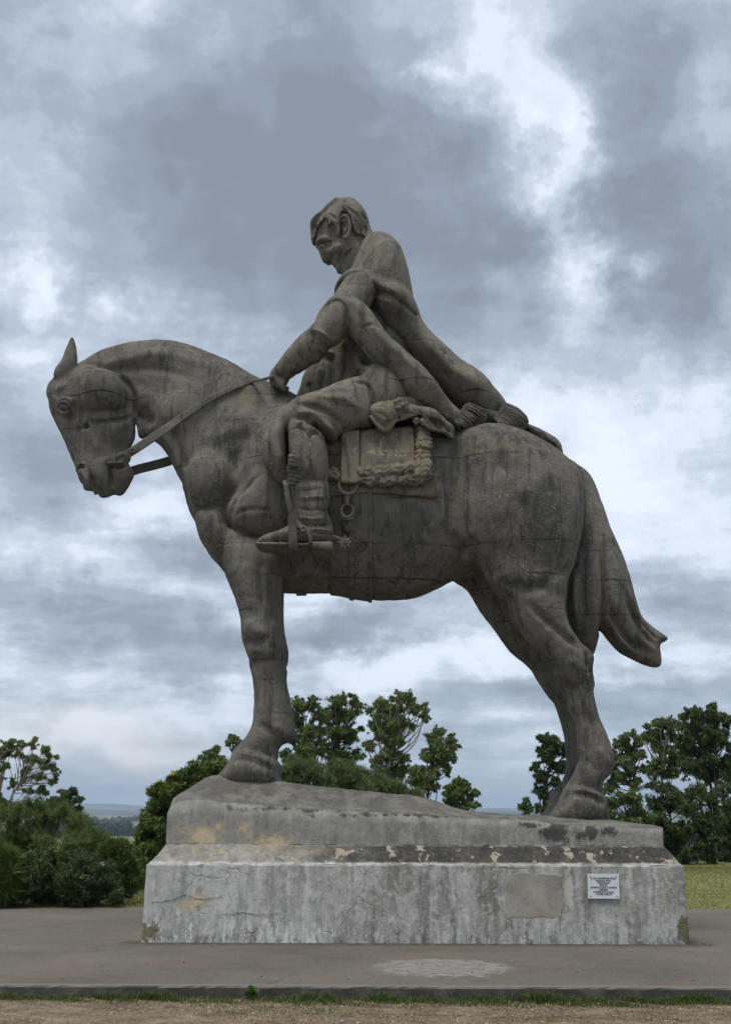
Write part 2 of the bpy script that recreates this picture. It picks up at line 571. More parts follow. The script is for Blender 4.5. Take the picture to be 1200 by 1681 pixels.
def roughen(o, amp=1.0, seed=1):
    """hand-worked unevenness: small swells and pits of 6 to 45 cm pressed into a surface"""
    me = o.data
    n = len(me.vertices)
    co = np.empty(n * 3, dtype=np.float32); me.vertices.foreach_get('co', co); co = co.reshape(-1, 3)
    no = np.empty(n * 3, dtype=np.float32); me.vertex_normals.foreach_get('vector', no); no = no.reshape(-1, 3)
    r = np.random.default_rng(seed)
    w = co + .08 * np.sin(co[:, [1, 2, 0]] * 5.1 + 1.3) + .03 * np.sin(co[:, [2, 0, 1]] * 13.7)
    d = np.zeros(n, dtype=np.float32)
    for k in range(16):
        wl_ = .06 * (45 / 6) ** r.random()
        v = r.normal(size=3); v /= np.linalg.norm(v)
        d += np.sin(w @ v * (6.283 / wl_) + r.uniform(0, 6.28)) * (.0011 + .0095 * wl_)
    co += no * (d * amp)[:, None]
    me.vertices.foreach_set('co', co.ravel())
    me.update()

# ------------------------------------------------------------------ procedural materials
class NT:
    """small helper that writes shader nodes as expressions"""
    def __init__(s, name):
        s.m = bpy.data.materials.new(name)
        s.m.use_nodes = True
        s.t = s.m.node_tree
        s.b = s.t.nodes['Principled BSDF']
        s.b.inputs['Roughness'].default_value = .9
        s.b.inputs['Specular IOR Level'].default_value = .3
        s.geo = s.t.nodes.new('ShaderNodeNewGeometry')
        s.pos = s.geo.outputs['Position']
        s.sep = s.t.nodes.new('ShaderNodeSeparateXYZ')
        s.link(s.pos, s.sep.inputs[0])
        s.x, s.y, s.z = s.sep.outputs
        sn = s.t.nodes.new('ShaderNodeSeparateXYZ')
        s.link(s.geo.outputs['Normal'], sn.inputs[0])
        s.nx, s.ny, s.nz = sn.outputs
    def link(s, a, b): s.t.links.new(a, b)
    def put(s, v, sock):
        if isinstance(v, bpy.types.NodeSocket): s.link(v, sock)
        elif isinstance(v, (tuple, list)) and len(v) == 3 and sock.type == 'RGBA': sock.default_value = (*v, 1)
        else: sock.default_value = v
    def math(s, op, a, b=None, c=None, clamp=False):
        n = s.t.nodes.new('ShaderNodeMath'); n.operation = op; n.use_clamp = clamp
        for i, v in enumerate((a, b, c)):
            if v is not None: s.put(v, n.inputs[i])
        return n.outputs[0]
    def add(s, a, b): return s.math('ADD', a, b)
    def sub(s, a, b): return s.math('SUBTRACT', a, b)
    def mul(s, a, b): return s.math('MULTIPLY', a, b)
    def step(s, v, lo, hi):
        n = s.t.nodes.new('ShaderNodeMapRange'); n.interpolation_type = 'SMOOTHSTEP'
        s.put(v, n.inputs[0]); s.put(lo, n.inputs[1]); s.put(hi, n.inputs[2])
        if not isinstance(lo, bpy.types.NodeSocket) and not isinstance(hi, bpy.types.NodeSocket) and lo > hi:
            n.inputs[1].default_value, n.inputs[2].default_value = hi, lo
            n.inputs[3].default_value, n.inputs[4].default_value = 1, 0
        return n.outputs[0]
    def vec(s, sx=1, sy=1, sz=1, off=(0, 0, 0), src=None):
        n = s.t.nodes.new('ShaderNodeVectorMath'); n.operation = 'MULTIPLY_ADD'
        s.link(src or s.pos, n.inputs[0]); n.inputs[1].default_value = (sx, sy, sz); n.inputs[2].default_value = off
        return n.outputs[0]
    def noise(s, scale, detail=4, rough=.55, dist=0, vec=None, off=None, color=False):
        n = s.t.nodes.new('ShaderNodeTexNoise')
        n.inputs['Scale'].default_value = scale; n.inputs['Detail'].default_value = min(detail, 3.5)
        n.inputs['Roughness'].default_value = rough; n.inputs['Distortion'].default_value = dist
        v = vec or s.pos
        if off is not None: v = s.vec(1, 1, 1, off, v)
        s.link(v, n.inputs['Vector'])
        return n.outputs['Color' if color else 'Fac']
    def voro(s, scale, feature='F1', vec=None, out='Distance', rand=1):
        n = s.t.nodes.new('ShaderNodeTexVoronoi'); n.feature = feature
        n.inputs['Scale'].default_value = scale
        n.inputs['Randomness'].default_value = rand
        s.link(vec or s.pos, n.inputs['Vector'])
        return n.outputs[out]
    def mix(s, f, a, b, mode='MIX'):
        n = s.t.nodes.new('ShaderNodeMix'); n.data_type = 'RGBA'; n.blend_type = mode
        s.put(f, n.inputs[0]); s.put(a, n.inputs[6]); s.put(b, n.inputs[7])
        return n.outputs[2]
    def ramp(s, v, stops, mode='LINEAR'):
        n = s.t.nodes.new('ShaderNodeValToRGB'); n.color_ramp.interpolation = mode
        e = n.color_ramp.elements
        e[0].position, e[0].color = stops[0][0], (*stops[0][1], 1)
        e[1].position, e[1].color = stops[-1][0], (*stops[-1][1], 1)
        for p, c in stops[1:-1]:
            q = e.new(p); q.color = (*c, 1)
        s.put(v, n.inputs[0])
        return n.outputs[0]
    def warp(s, amount, scale, detail=4, src=None):
        """position pushed about by noise"""
        c = s.noise(scale, detail, .6, vec=src, color=True)
        a = s.t.nodes.new('ShaderNodeVectorMath'); a.operation = 'SUBTRACT'
        s.link(c, a.inputs[0]); a.inputs[1].default_value = (.5, .5, .5)
        b = s.t.nodes.new('ShaderNodeVectorMath'); b.operation = 'MULTIPLY_ADD'
        s.link(a.outputs[0], b.inputs[0]); b.inputs[1].default_value = (amount,) * 3
        s.link(src or s.pos, b.inputs[2])
        return b.outputs[0]
    def blob(s, x, z, rx, rz, vec, rot=0, power=-1.0):
        """soft spot on the x-z face around a place"""
        mp = s.t.nodes.new('ShaderNodeMapping'); mp.vector_type = 'TEXTURE'
        mp.inputs['Location'].default_value = (x, 0, z)
        mp.inputs['Rotation'].default_value = (0, rot, 0)
        mp.inputs['Scale'].default_value = (rx, 1e4, rz)
        s.link(vec, mp.inputs[0])
        d = s.t.nodes.new('ShaderNodeVectorMath'); d.operation = 'DOT_PRODUCT'
        s.link(mp.outputs[0], d.inputs[0]); s.link(mp.outputs[0], d.inputs[1])
        return s.math('EXPONENT', s.mul(d.outputs['Value'], power))
    def bump(s, h, strength=.5, dist=.02):
        n = s.t.nodes.new('ShaderNodeBump')
        n.inputs['Strength'].default_value = strength; n.inputs['Distance'].default_value = dist
        s.put(h, n.inputs['Height'])
        s.link(n.outputs[0], s.b.inputs['Normal'])
    def done(s, colour, rough=None):
        s.put(colour, s.b.inputs['Base Color'])
        if rough is not None: s.put(rough, s.b.inputs['Roughness'])
        return s.m

MAT = {}

def zpx(v, Y=18.0, u=600):
    return at(u, v, Y)[2]

def xpx(u, v, Y):
    return at(u, v, Y)[0]

def cast_concrete(name='cast_concrete', tint=(1, 1, 1)):
    """weathered cast concrete of the statue: mottling, rain streaks, lime along the pour lines, lichen on top"""
    n = NT(name)
    w = n.warp(.35, 1.3, 5)
    big = n.noise(.85, 5, .6, .3, vec=w)
    med = n.noise(5, 6, .62, .2)
    fin = n.noise(42, 5, .65)
    base = n.ramp(big, [(.28, (0.057, 0.052, 0.046)), (.45, (0.114, 0.106, 0.090)), (.60, (0.153, 0.137, 0.114)), (.78, (0.189, 0.165, 0.130))])
    base = n.mix(n.step(med, .38, .72), base, (0.170, 0.154, 0.124))
    base = n.mix(n.mul(n.step(n.noise(2.2, 5, .6, off=(5, 3, 8)), .5, .7), .55), base, (0.045, 0.042, 0.037))
    # rain streaks
    st = n.noise(1.0, 5, .6, vec=n.vec(9, 9, .8, (2, 0, 4)))
    st2 = n.noise(1.0, 6, .65, vec=n.vec(22, 22, 1.1, (7, 1, 4)))
    base = n.mix(n.mul(n.step(st, .50, .66), .7), base, (0.045, 0.042, 0.035))
    base = n.mix(n.mul(n.step(st2, .55, .72), .5), base, (0.239, 0.220, 0.187))
    # lichen and dirt on faces that look up
    up = n.step(n.nz, .25, .85)
    lich = n.step(n.noise(7, 6, .7, off=(1, 9, 2)), .45, .62)
    base = n.mix(n.mul(n.mul(up, lich), .6), base, (0.064, 0.055, 0.043))
    spk = n.step(n.noise(26, 4, .7, off=(4, 4, 1)), .59, .67)
    patch = n.step(n.noise(2.1, 4, .6, off=(3, 6, 1)), .5, .64)
    base = n.mix(n.mul(n.mul(spk, patch), .85), base, (0.327, 0.311, 0.272))
    # brown-ochre discolouration
    och = n.step(n.noise(1.7, 5, .6, off=(8, 2, 6)), .58, .72)
    base = n.mix(n.mul(och, .4), base, (0.184, 0.140, 0.084))
    # pour lines of the casting, with lime bleeding out in places
    zw = n.add(n.z, n.mul(n.sub(n.noise(1.4, 4, .6), .5), .10))
    line = None; lime = None
    for v, a in ((500, .5), (573, .5), (655, 1.), (705, .6), (768, .9), (835, .7), (905, .6), (955, .9), (1010, .7), (1090, .5), (1175, .4)):
        d = n.math('ABSOLUTE', n.sub(zw, zpx(v)))
        l1 = n.mul(n.step(d, .018, .005), a); l2 = n.mul(n.step(d, .075, .01), a)
        line = l1 if line is None else n.math('MAXIMUM', line, l1)
        lime = l2 if lime is None else n.math('MAXIMUM', lime, l2)
    keep = n.step(n.noise(1.6, 3, .5, off=(2, 7, 9)), .40, .60)
    limen = n.step(n.noise(30, 4, .7, off=(9, 1, 3)), .50, .64)
    limek = n.step(n.noise(1.5, 4, .6, off=(1, 2, 5)), .50, .62)
    base = n.mix(n.mul(n.mul(lime, limen), n.mul(limek, .95)), base, (0.351, 0.331, 0.286))
    base = n.mix(n.mul(n.mul(line, keep), .85), base, (0.028, 0.026, 0.023))
    # board marks, grit
    base = n.mix(n.mul(n.step(fin, .52, .75), .5), base, (0.233, 0.212, 0.180))
    base = n.mix(n.mul(n.step(fin, .45, .2), .45), base, (0.039, 0.036, 0.031))
    hgt = n.add(n.mul(fin, .6), n.mul(med, .9))
    n.bump(hgt, .7, .03)
    if tint != (1, 1, 1): base = n.mix(1.0, base, tint, 'MULTIPLY')
    return n.done(base, .93)

MAT['concrete'] = cast_concrete()
MAT['concrete_rider'] = cast_concrete('cast_concrete_rider', (1.14, 1.12, 1.06))
MAT['concrete_saddle'] = cast_concrete('cast_concrete_saddle', (1.3, 1.24, 1.08))

def plaster():
    """rendered plinth: grey lime plaster with streaks, ochre stains, black mould on the slope and green corners"""
    n = NT('plinth_plaster')
    YF = 16.67
    w = n.warp(.22, 2.4, 5)
    w2 = n.warp(.10, 7, 4)
    big = n.noise(1.1, 5, .6, .4, vec=w)
    med = n.noise(6, 6, .65, .3)
    fin = n.noise(45, 5, .65)
    stv = n.noise(1.0, 6, .62, vec=n.vec(6, 6, .7, (1, 0, 2), w2))
    stf = n.noise(1.0, 6, .62, vec=n.vec(17, 17, 1.3, (3, 0, 2), w2))
    base = n.ramp(big, [(.28, (0.172, 0.166, 0.146)), (.44, (0.304, 0.294, 0.264)), (.58, (0.412, 0.402, 0.368)), (.74, (0.549, 0.539, 0.500))])
    base = n.mix(n.mul(n.step(med, .42, .7), .6), base, (0.294, 0.290, 0.264))
    base = n.mix(n.mul(n.step(stv, .48, .66), .75), base, (0.146, 0.142, 0.125))
    base = n.mix(n.mul(n.step(stv, .46, .30), .6), base, (0.608, 0.598, 0.559))
    base = n.mix(n.mul(n.step(stf, .53, .68), .6), base, (0.129, 0.125, 0.112))
    mot = n.noise(14, 4, .7, off=(4, 9, 4))
    base = n.mix(n.mul(n.step(mot, .50, .70), .5), base, (0.588, 0.578, 0.539))
    base = n.mix(n.mul(n.step(mot, .46, .30), .5), base, (0.138, 0.132, 0.116))
    z = lambda v, u=600: at(u, v, YF)[2]
    x = lambda u, v=1480: at(u, v, YF)[0]
    # whitewash splashed along the foot and the left half
    ww = n.noise(1.0, 6, .7, vec=n.vec(14, 14, 2.2, (8, 0, 1), w2))
    foot = n.step(n.z, z(1480), z(1540))
    left = n.step(n.x, x(760), x(250))
    base = n.mix(n.mul(n.mul(n.step(ww, .50, .60), n.add(n.mul(foot, .65), .25)), n.add(n.mul(left, .6), .4)), base, (0.706, 0.701, 0.667))
    base = n.mix(n.mul(left, .2), base, (0.627, 0.622, 0.588))
    # the upper course is browner, the statue's dirt runs down on it
    upc = n.step(n.z, z(1392), z(1384))
    base = n.mix(n.mul(upc, .62), base, n.ramp(n.noise(3.5, 6, .65, off=(3, 1, 7), vec=w), [(.3, (0.112, 0.107, 0.093)), (.5, (0.206, 0.196, 0.168)), (.7, (0.333, 0.309, 0.255))]))
    up = n.step(n.nz, .35, .8)
    # ochre
    oc = None
    for (u, v, ru, rv, a) in ((330, 1372, 70, 34, .9), (440, 1385, 60, 26, .9), (520, 1396, 60, 10, .9), (400, 1360, 26, 40, .7), (318, 1484, 34, 16, 1.), (430, 1502, 36, 7, .7), (330, 1400, 60, 16, .7), (378, 1430, 9, 60, .4)):
        b = n.mul(n.blob(x(u, v), z(v, u), ru * .0081, rv * .0081, w), a)
        oc = b if oc is None else n.math('MAXIMUM', oc, b)
    ocn = n.noise(6, 6, .68, vec=w2, off=(2, 2, 9))
    base = n.mix(n.step(n.add(oc, n.mul(n.sub(ocn, .5), 1.3)), .45, .95), base, (.42, .34, .225))
    base = n.mix(n.mul(n.step(n.add(oc, n.mul(n.sub(ocn, .5), 1.6)), .72, 1.05), .6), base, (0.608, 0.510, 0.353))
    # black mould on the slope between the two courses, broken by runs of bare plaster
    zz = n.add(n.z, n.mul(n.sub(n.noise(9, 4, .6), .5), .05))
    slope = n.mul(n.step(zz, z(1418), z(1414)), n.step(zz, z(1386), z(1391)))
    base = n.mix(n.mul(slope, .6), base, n.ramp(n.noise(5, 4, .7, off=(1, 6, 2), vec=w2), [(.35, (.10, .093, .078)), (.5, (.20, .185, .15)), (.66, (.33, .30, .235))]))
    runs = n.noise(1.0, 6, .62, .3, vec=n.vec(7.5, 7.5, 1.6, (4.2, 0, 0), w2))
    right = n.step(n.add(n.x, n.mul(n.sub(n.noise(2.0, 3, .6), .5), 2.2)), x(430), x(600))
    base = n.mix(n.mul(n.mul(slope, n.step(runs, .65, .58)), n.add(n.mul(right, .80), .12)), base, n.mix(n.step(med, .35, .65), (0.020, 0.019, 0.017), (0.062, 0.056, 0.047)))
    base = n.mix(n.mul(n.mul(slope, n.step(runs, .57, .66)), .75), base, (.34, .295, .21))
    # mould under the top edge, heavier at the right
    md = None
    for (u, v, ru, rv, a) in ((915, 1366, 34, 24, 1.), (975, 1368, 30, 26, .8), (1010, 1362, 20, 14, .7), (880, 1352, 60, 8, .7), (700, 1338, 220, 7, .75), (480, 1328, 160, 8, .6), (1060, 1408, 60, 14, .5)):
        b = n.mul(n.blob(x(u, v), z(v, u), ru * .0081, rv * .0081, w), a)
        md = b if md is None else n.math('MAXIMUM', md, b)
    mdn = n.noise(5, 6, .7, vec=n.vec(1.6, 1.6, .8, (6, 0, 3), w2))
    base = n.mix(n.mul(n.step(n.add(md, n.mul(n.sub(mdn, .5), 1.5)), .45, .72), .9), base, (0.043, 0.042, 0.039))
    # pale line where the slope meets the lower face
    edge = n.step(n.math('ABSOLUTE', n.sub(zz, z(1419.5))), .026, .006)
    base = n.mix(n.mul(edge, n.mul(n.step(n.noise(6, 4, .7, off=(5, 5, 5)), .5, .66), .25)), base, (0.648, 0.648, 0.598))
    # moss at the two lower corners and grime along the foot
    ms = n.math('MAXIMUM', n.blob(x(243, 1530), z(1530, 243), .16, .22, w), n.blob(x(1122, 1528), z(1528, 1122), .13, .24, w))
    msn = n.noise(12, 5, .7, off=(7, 1, 1))
    base = n.mix(n.mul(n.step(n.add(ms, n.mul(n.sub(msn, .5), 1.6)), .55, .85), .85), base, (0.107, 0.095, 0.026))
    gr = n.noise(1.0, 6, .7, vec=n.vec(10, 10, 4, (1, 1, 6), w2))
    base = n.mix(n.mul(n.mul(n.step(n.z, z(1520), z(1549)), n.step(gr, .50, .62)), .6), base, (0.086, 0.086, 0.077))
    # fine map cracks
    cw = n.warp(.25, 3.5, 5)
    cr = n.voro(1.25, 'DISTANCE_TO_EDGE', cw)
    crm = n.mul(n.step(cr, .012, .003), n.step(n.noise(1.1, 3, .5, off=(6, 6, 2)), .50, .62))
    base = n.mix(n.mul(crm, .22), base, (0.103, 0.095, 0.082))
    # top surface: statue-like dirt with pale lichen flecks
    tp = n.mix(n.step(n.noise(4, 6, .65), .4, .65), (0.107, 0.101, 0.086), (0.181, 0.168, 0.142))
    tp = n.mix(n.mul(n.step(n.noise(38, 4, .7, off=(2, 8, 8)), .62, .70), .7), tp, (0.422, 0.412, 0.373))
    tp = n.mix(n.mul(n.step(n.noise(9, 5, .7, off=(5, 1, 8)), .55, .68), .6), tp, (0.060, 0.058, 0.052))
    base = n.mix(n.mul(up, n.step(n.z, z(1392), z(1380))), base, tp)
    base = n.mix(n.mul(n.step(fin, .58, .8), .3), base, (0.539, 0.529, 0.500))
    base = n.mix(n.mul(n.step(fin, .42, .2), .35), base, (0.138, 0.133, 0.125))
    n.bump(n.sub(n.add(n.mul(fin, .35), n.add(n.mul(med, .9), n.mul(stf, .25))), n.mul(crm, .9)), .6, .02)
    return n.done(base, .92)

MAT['plaster'] = plaster()

def bare_patch():
    n = NT('bare_render')
    a = n.noise(3.2, 6, .65, .3); f = n.noise(36, 5, .7)
    c = n.ramp(a, [(.3, (.215, .20, .17)), (.5, (.29, .27, .23)), (.7, (.37, .35, .305))])
    c = n.mix(n.mul(n.step(f, .55, .75), .5), c, (.43, .41, .36))
    c = n.mix(n.mul(n.step(f, .42, .25), .5), c, (.13, .12, .10))
    c = n.mix(n.mul(n.step(n.noise(5, 5, .65, off=(3, 3, 9)), .55, .7), .4), c, (.33, .25, .16))
    n.bump(n.add(a, n.mul(f, .6)), .4, .012)
    return n.done(c, .95)
MAT['bare'] = bare_patch()

def asphalt():
    n = NT('pavement')
    g = n.noise(75, 3, .75); g2 = n.noise(22, 4, .75); m = n.noise(4.5, 5, .65); b = n.noise(.55, 5, .55, .4)
    c = n.ramp(b, [(.3, (0.100, 0.086, 0.071)), (.5, (0.128, 0.110, 0.089)), (.7, (0.159, 0.136, 0.110))])
    c = n.mix(n.mul(n.step(m, .45, .7), .45), c, (0.098, 0.084, 0.071))
    c = n.mix(n.mul(n.step(g2, .52, .72), .6), c, (0.215, 0.193, 0.157))
    c = n.mix(n.mul(n.step(g, .60, .72), .75), c, (0.268, 0.242, 0.202))
    c = n.mix(n.mul(n.step(g, .42, .28), .7), c, (0.057, 0.048, 0.041))
    ag = n.voro(34)
    c = n.mix(n.mul(n.step(ag, .26, .12), n.mul(n.step(n.noise(11, 3, .7, off=(1, 1, 8)), .40, .6), .8)), c, (.34, .32, .285))
    dk = n.voro(27, vec=n.vec(1, 1, 1, (3.3, 1.7, 0)))
    c = n.mix(n.mul(n.step(dk, .24, .1), .6), c, (.045, .040, .035))
    # reddish earth drifted on it
    c = n.mix(n.mul(n.step(n.noise(1.6, 5, .65, off=(3, 8, 1)), .50, .68), .35), c, (0.189, 0.136, 0.095))
    # the pale cement patch
    w = n.warp(.5, 1.6, 5)
    sx = n.t.nodes.new('ShaderNodeSeparateXYZ'); n.link(w, sx.inputs[0])
    p0 = ground_at(728, 1588); p1 = ground_at(842, 1588); p2 = ground_at(728, 1604)
    ex = n.math('POWER', n.math('DIVIDE', n.sub(sx.outputs[0], p0[0]), (p1[0] - p0[0]) * 1.0), 2)
    ey = n.math('POWER', n.math('DIVIDE', n.sub(sx.outputs[1], p0[1]), (p0[1] - p2[1]) * 1.0), 2)
    rr = n.add(ex, ey)
    pm = n.step(n.add(rr, n.mul(n.sub(n.noise(1.0, 5, .7, vec=n.vec(9, 2.0, 1)), .5), 1.4)), 1.15, .72)
    c = n.mix(n.mul(n.mul(pm, n.step(n.noise(1, 5, .75, .6, vec=n.vec(7, 14, 1, (3, 1, 0))), .38, .58)), .8), c, n.mix(n.step(n.noise(1, 5, .7, vec=n.vec(8, 30, 1)), .4, .65), (0.257, 0.254, 0.229), (0.315, 0.311, 0.281)))
    # darker band along the foot of the plinth, broken up by noise
    fy_ = n.step(n.math('ABSOLUTE', n.sub(n.y, 16.62)), .42, .04)
    fx_ = n.step(n.math('ABSOLUTE', n.sub(n.x, .65)), 3.75, 3.55)
    c = n.mix(n.mul(n.mul(fy_, fx_), n.step(n.noise(9, 4, .7, off=(2, 2, 2)), .3, .6)), c, (0.053, 0.045, 0.035))
    # hairline cracks
    cr = n.voro(.33, 'DISTANCE_TO_EDGE', n.warp(.5, 1.8, 5))
    c = n.mix(n.mul(n.step(cr, .006, .002), n.mul(n.step(n.noise(.7, 3, .5), .5, .6), .35)), c, (0.037, 0.031, 0.026))
    n.bump(n.add(n.mul(g, .6), n.add(n.mul(g2, .5), n.mul(m, .5))), .8, .012)
    return n.done(c, .92)
MAT['pavement'] = asphalt()

def kerb_mat():
    n = NT('kerb_concrete')
    a = n.noise(5, 6, .65, .3); f = n.noise(70, 4, .7)
    c = n.ramp(a, [(.3, (0.044, 0.043, 0.038)), (.5, (0.074, 0.071, 0.061)), (.7, (0.127, 0.121, 0.104))])
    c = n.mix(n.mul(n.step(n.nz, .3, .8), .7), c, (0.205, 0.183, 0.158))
    c = n.mix(n.mul(n.step(f, .55, .75), .5), c, (0.195, 0.183, 0.158))
    n.bump(n.add(a, n.mul(f, .5)), .8, .02)
    return n.done(c, .93)
MAT['kerb'] = kerb_mat()

def soil():
    """trodden earth with dry grass litter near, lawn and rough pasture farther off"""
    n = NT('ground_earth')
    w = n.warp(.3, 2, 5)
    a = n.noise(2.6, 5, .7, vec=w); f = n.noise(16, 5, .75); g = n.noise(60, 3, .75)
    c = n.ramp(a, [(.34, (.095, .062, .043)), (.48, (.15, .108, .072)), (.64, (.235, .19, .125))])
    fib = n.noise(1, 5, .7, .5, vec=n.vec(40, 9, 1, (0, 0, 0), w))
    c = n.mix(n.mul(n.step(fib, .5, .66), .7), c, (0.304, 0.256, 0.160))
    c = n.mix(n.mul(n.step(f, .45, .25), .7), c, (0.078, 0.058, 0.040))
    c = n.mix(n.mul(n.step(g, .62, .74), .5), c, (0.336, 0.304, 0.224))
    # grass cover beyond the pavement
    gm = n.step(n.y, 20.5, 22.5)
    gc = n.ramp(n.noise(2.2, 6, .65, off=(4, 4, 0)), [(.3, (0.114, 0.126, 0.037)), (.5, (0.172, 0.174, 0.055)), (.7, (0.244, 0.227, 0.090))])
    gc = n.mix(n.mul(n.step(f, .45, .3), .5), gc, (0.078, 0.090, 0.026))
    c = n.mix(gm, c, gc)
    far = n.step(n.y, 120, 400)
    fc = n.ramp(n.noise(.004, 5, .6, off=(3, 0, 0)), [(.35, (0.078, 0.100, 0.040)), (.5, (0.120, 0.142, 0.055)), (.65, (0.166, 0.174, 0.074))])
    c = n.mix(far, c, fc)
    n.bump(n.add(n.mul(f, .8), n.mul(g, .4)), .8, .03)
    return n.done(c, .95)
MAT['soil'] = soil()

def plain(name, c, r=.9, var=.25, scale=8):
    n = NT(name)
    a = n.noise(scale, 5, .6)
    k = tuple(v * (1 - var) for v in c); l = tuple(min(1, v * (1 + var)) for v in c)
    n.bump(a, .3, .01)
    return n.done(n.mix(n.step(a, .3, .7), k, l), r)

def leafmat(name, cols, trans=.25, rough=.55):
    n = NT(name)
    ri = n.geo.outputs['Random Per Island']
    cl = n.noise(.55, 3, .5)
    k = n.add(n.mul(ri, .7), n.mul(n.sub(cl, .35), .9))
    c = n.ramp(k, [(i / (len(cols) - 1) * .9 + .05, q) for i, q in enumerate(cols)])
    n.put(c, n.b.inputs['Base Color'])
    n.b.inputs['Roughness'].default_value = rough
    n.b.inputs['Specular IOR Level'].default_value = .35
    tr = n.t.nodes.new('ShaderNodeBsdfTranslucent')
    n.link(c, tr.inputs[0])
    ms = n.t.nodes.new('ShaderNodeMixShader'); ms.inputs[0].default_value = trans
    out = n.t.nodes['Material Output']
    n.link(n.b.outputs[0], ms.inputs[1]); n.link(tr.outputs[0], ms.inputs[2]); n.link(ms.outputs[0], out.inputs[0])
    return n.m

# ------------------------------------------------------------------ ground, pavement, hills
def terrain_z(x, y):
    """hill top round the monument, a valley behind it, ridges far away"""
    d = np.hypot(x, y)
    z = np.where(y < YB, -KERB, -.02)
    t = np.clip((d - 48) / 450, 0, 1)
    z = z - 25 * t * t * (3 - 2 * t)
    z = z + .012 * np.sin(x * .7 + 1) * np.sin(y * .9) * (d < 60)
    # right side: the lawn swells a little
    z = z + .22 * np.exp(-((x - 9) / 5) ** 2 - ((y - 32) / 5) ** 2)
    z = z + np.clip((d - 500) / 1500, 0, 1) * 4.0 * np.sin(x * .0031 + 2) * np.sin(y * .0023 + .5)
    return z

ys = np.concatenate([np.linspace(-30, 6, 10), np.linspace(7, 13, 25), np.linspace(13.3, YB - .05, 10), np.linspace(YB, 60, 60), np.geomspace(62, 15000, 60)])
xs_n = np.linspace(-1, 1, 121)
GV = []
for yy in ys:
    half = max(45, abs(yy) * .9 + 25)
    xx = np.sign(xs_n) * np.abs(xs_n) ** 1.6 * half
    GV.append(np.stack([xx, np.full_like(xx, yy), terrain_z(xx, np.full_like(xx, yy))], 1))
GV = np.vstack(GV)
nc = len(xs_n)
I, J = np.meshgrid(np.arange(len(ys) - 1), np.arange(nc - 1), indexing='ij')
q0 = (I * nc + J).ravel()
ground = mesh_obj('ground', GV, np.stack([q0, q0 + 1, q0 + nc + 1, q0 + nc], 1), MAT['soil'])
tag(ground, kind='structure')

# pavement slab with a rough front kerb edge
def slab(name, x0, x1, y0, y1, z0, z1, mat, nx=2, jitter=0.0, seed=1, bevel=.012):
    rnd = random.Random(seed)
    bm = bmesh.new()
    prof = []
    cols = []
    for i in range(nx + 1):
        x = x0 + (x1 - x0) * i / nx
        j1, j2, j3 = (rnd.gauss(0, jitter) for _ in range(3))
        pts = [(y0 + j1 * .5, z0), (y0 + j1, z1 - bevel * 1.3 + j2 * .3), (y0 + bevel + j3, z1), (y0 + .12, z1), (y1, z1), (y1, z0)]
        cols.append([bm.verts.new((x, y, z)) for y, z in pts])
    for i in range(nx):
        for j in range(5):
            bm.faces.new((cols[i][j], cols[i + 1][j], cols[i + 1][j + 1], cols[i][j + 1]))
    bm.faces.new(cols[0]); bm.faces.new(cols[-1][::-1])
    bmesh.ops.recalc_face_normals(bm, faces=bm.faces[:])
    me = bpy.data.meshes.new(name); bm.to_mesh(me); bm.free()
    me.materials.append(mat)
    o = bpy.data.objects.new(name, me); col.objects.link(o)
    return o
pavement = slab('pavement', -26, 26, YK + .14, YB, -.35, 0, MAT['pavement'], 4)
tag(pavement, kind='structure')
kerb = slab('kerb', -26, 26, YK, YK + .137, -.4, .004, MAT['kerb'], 700, .0028, 3)
tag(kerb, kind='structure')

# far ridges on the horizon
def ridge(name, mat, prof, Y, depth, seed):
    rnd = np.random.default_rng(seed)
    us = np.linspace(-700, 1900, 260)
    pu = np.array([p[0] for p in prof]); pv = np.array([p[1] for p in prof])
    vv = np.interp(us, pu, pv) + sum(np.sin(us / s + rnd.uniform(0, 6)) * a for s, a in ((90, 1.2), (37, .6), (16, .3)))
    V = []
    for k, (f, dy) in enumerate(((0, -depth), (.55, -depth * .45), (1, 0), (.5, depth * .6), (0, depth))):
        for u, v in zip(us, vv):
            p = at(u, v, Y)
            V.append((p[0] * (Y + dy) / Y, Y + dy + 30 * math.sin(u / 23 + k), -50 + (p[2] + 50) * f))
    n = len(us)
    F = [(a * n + i, a * n + i + 1, (a + 1) * n + i + 1, (a + 1) * n + i) for a in range(4) for i in range(n - 1)]
    o = mesh_obj(name, V, F, mat)
    return tag(o, kind='structure')
hm = plain('hill_cover', (.075, .085, .05), .95, .35, .002)
ridge('hills', hm, [(-700, 1322), (0, 1319), (140, 1317.5), (190, 1318), (250, 1322), (500, 1326), (760, 1327), (830, 1325), (850, 1326), (1300, 1320), (1900, 1322)], 13000, 2200, 4)
ridge('hills', hm, [(-700, 1326), (0, 1327), (160, 1328), (250, 1330), (500, 1331), (900, 1331.5), (1900, 1329)], 7000, 900, 9)

# ------------------------------------------------------------------ the equestrian statue: horse
statue = empty('equestrian_statue', at(600, 1335, YM))
tag(statue, 'huge weathered grey concrete statue of a man riding a horse, on the plinth', 'statue')

def bounds(u0, u1, v0, v1, y0, y1, pad=.12):
    ys = (y0, y1)
    xs = [at(u, v, y)[0] for u in (u0, u1) for v in (v0, v1) for y in ys]
    zs = [at(u, v, y)[2] for u in (u0, u1) for v in (v0, v1) for y in ys]
    return (min(xs) - pad, y0 - pad, min(zs) - pad), (max(xs) + pad, y1 + pad, max(zs) + pad)

HV = 0.0215
lo, hi = bounds(75, 1010, 555, 1346, YM - 1.24, YM + 1.24, .03)
S = Sculpt(lo, hi, HV)
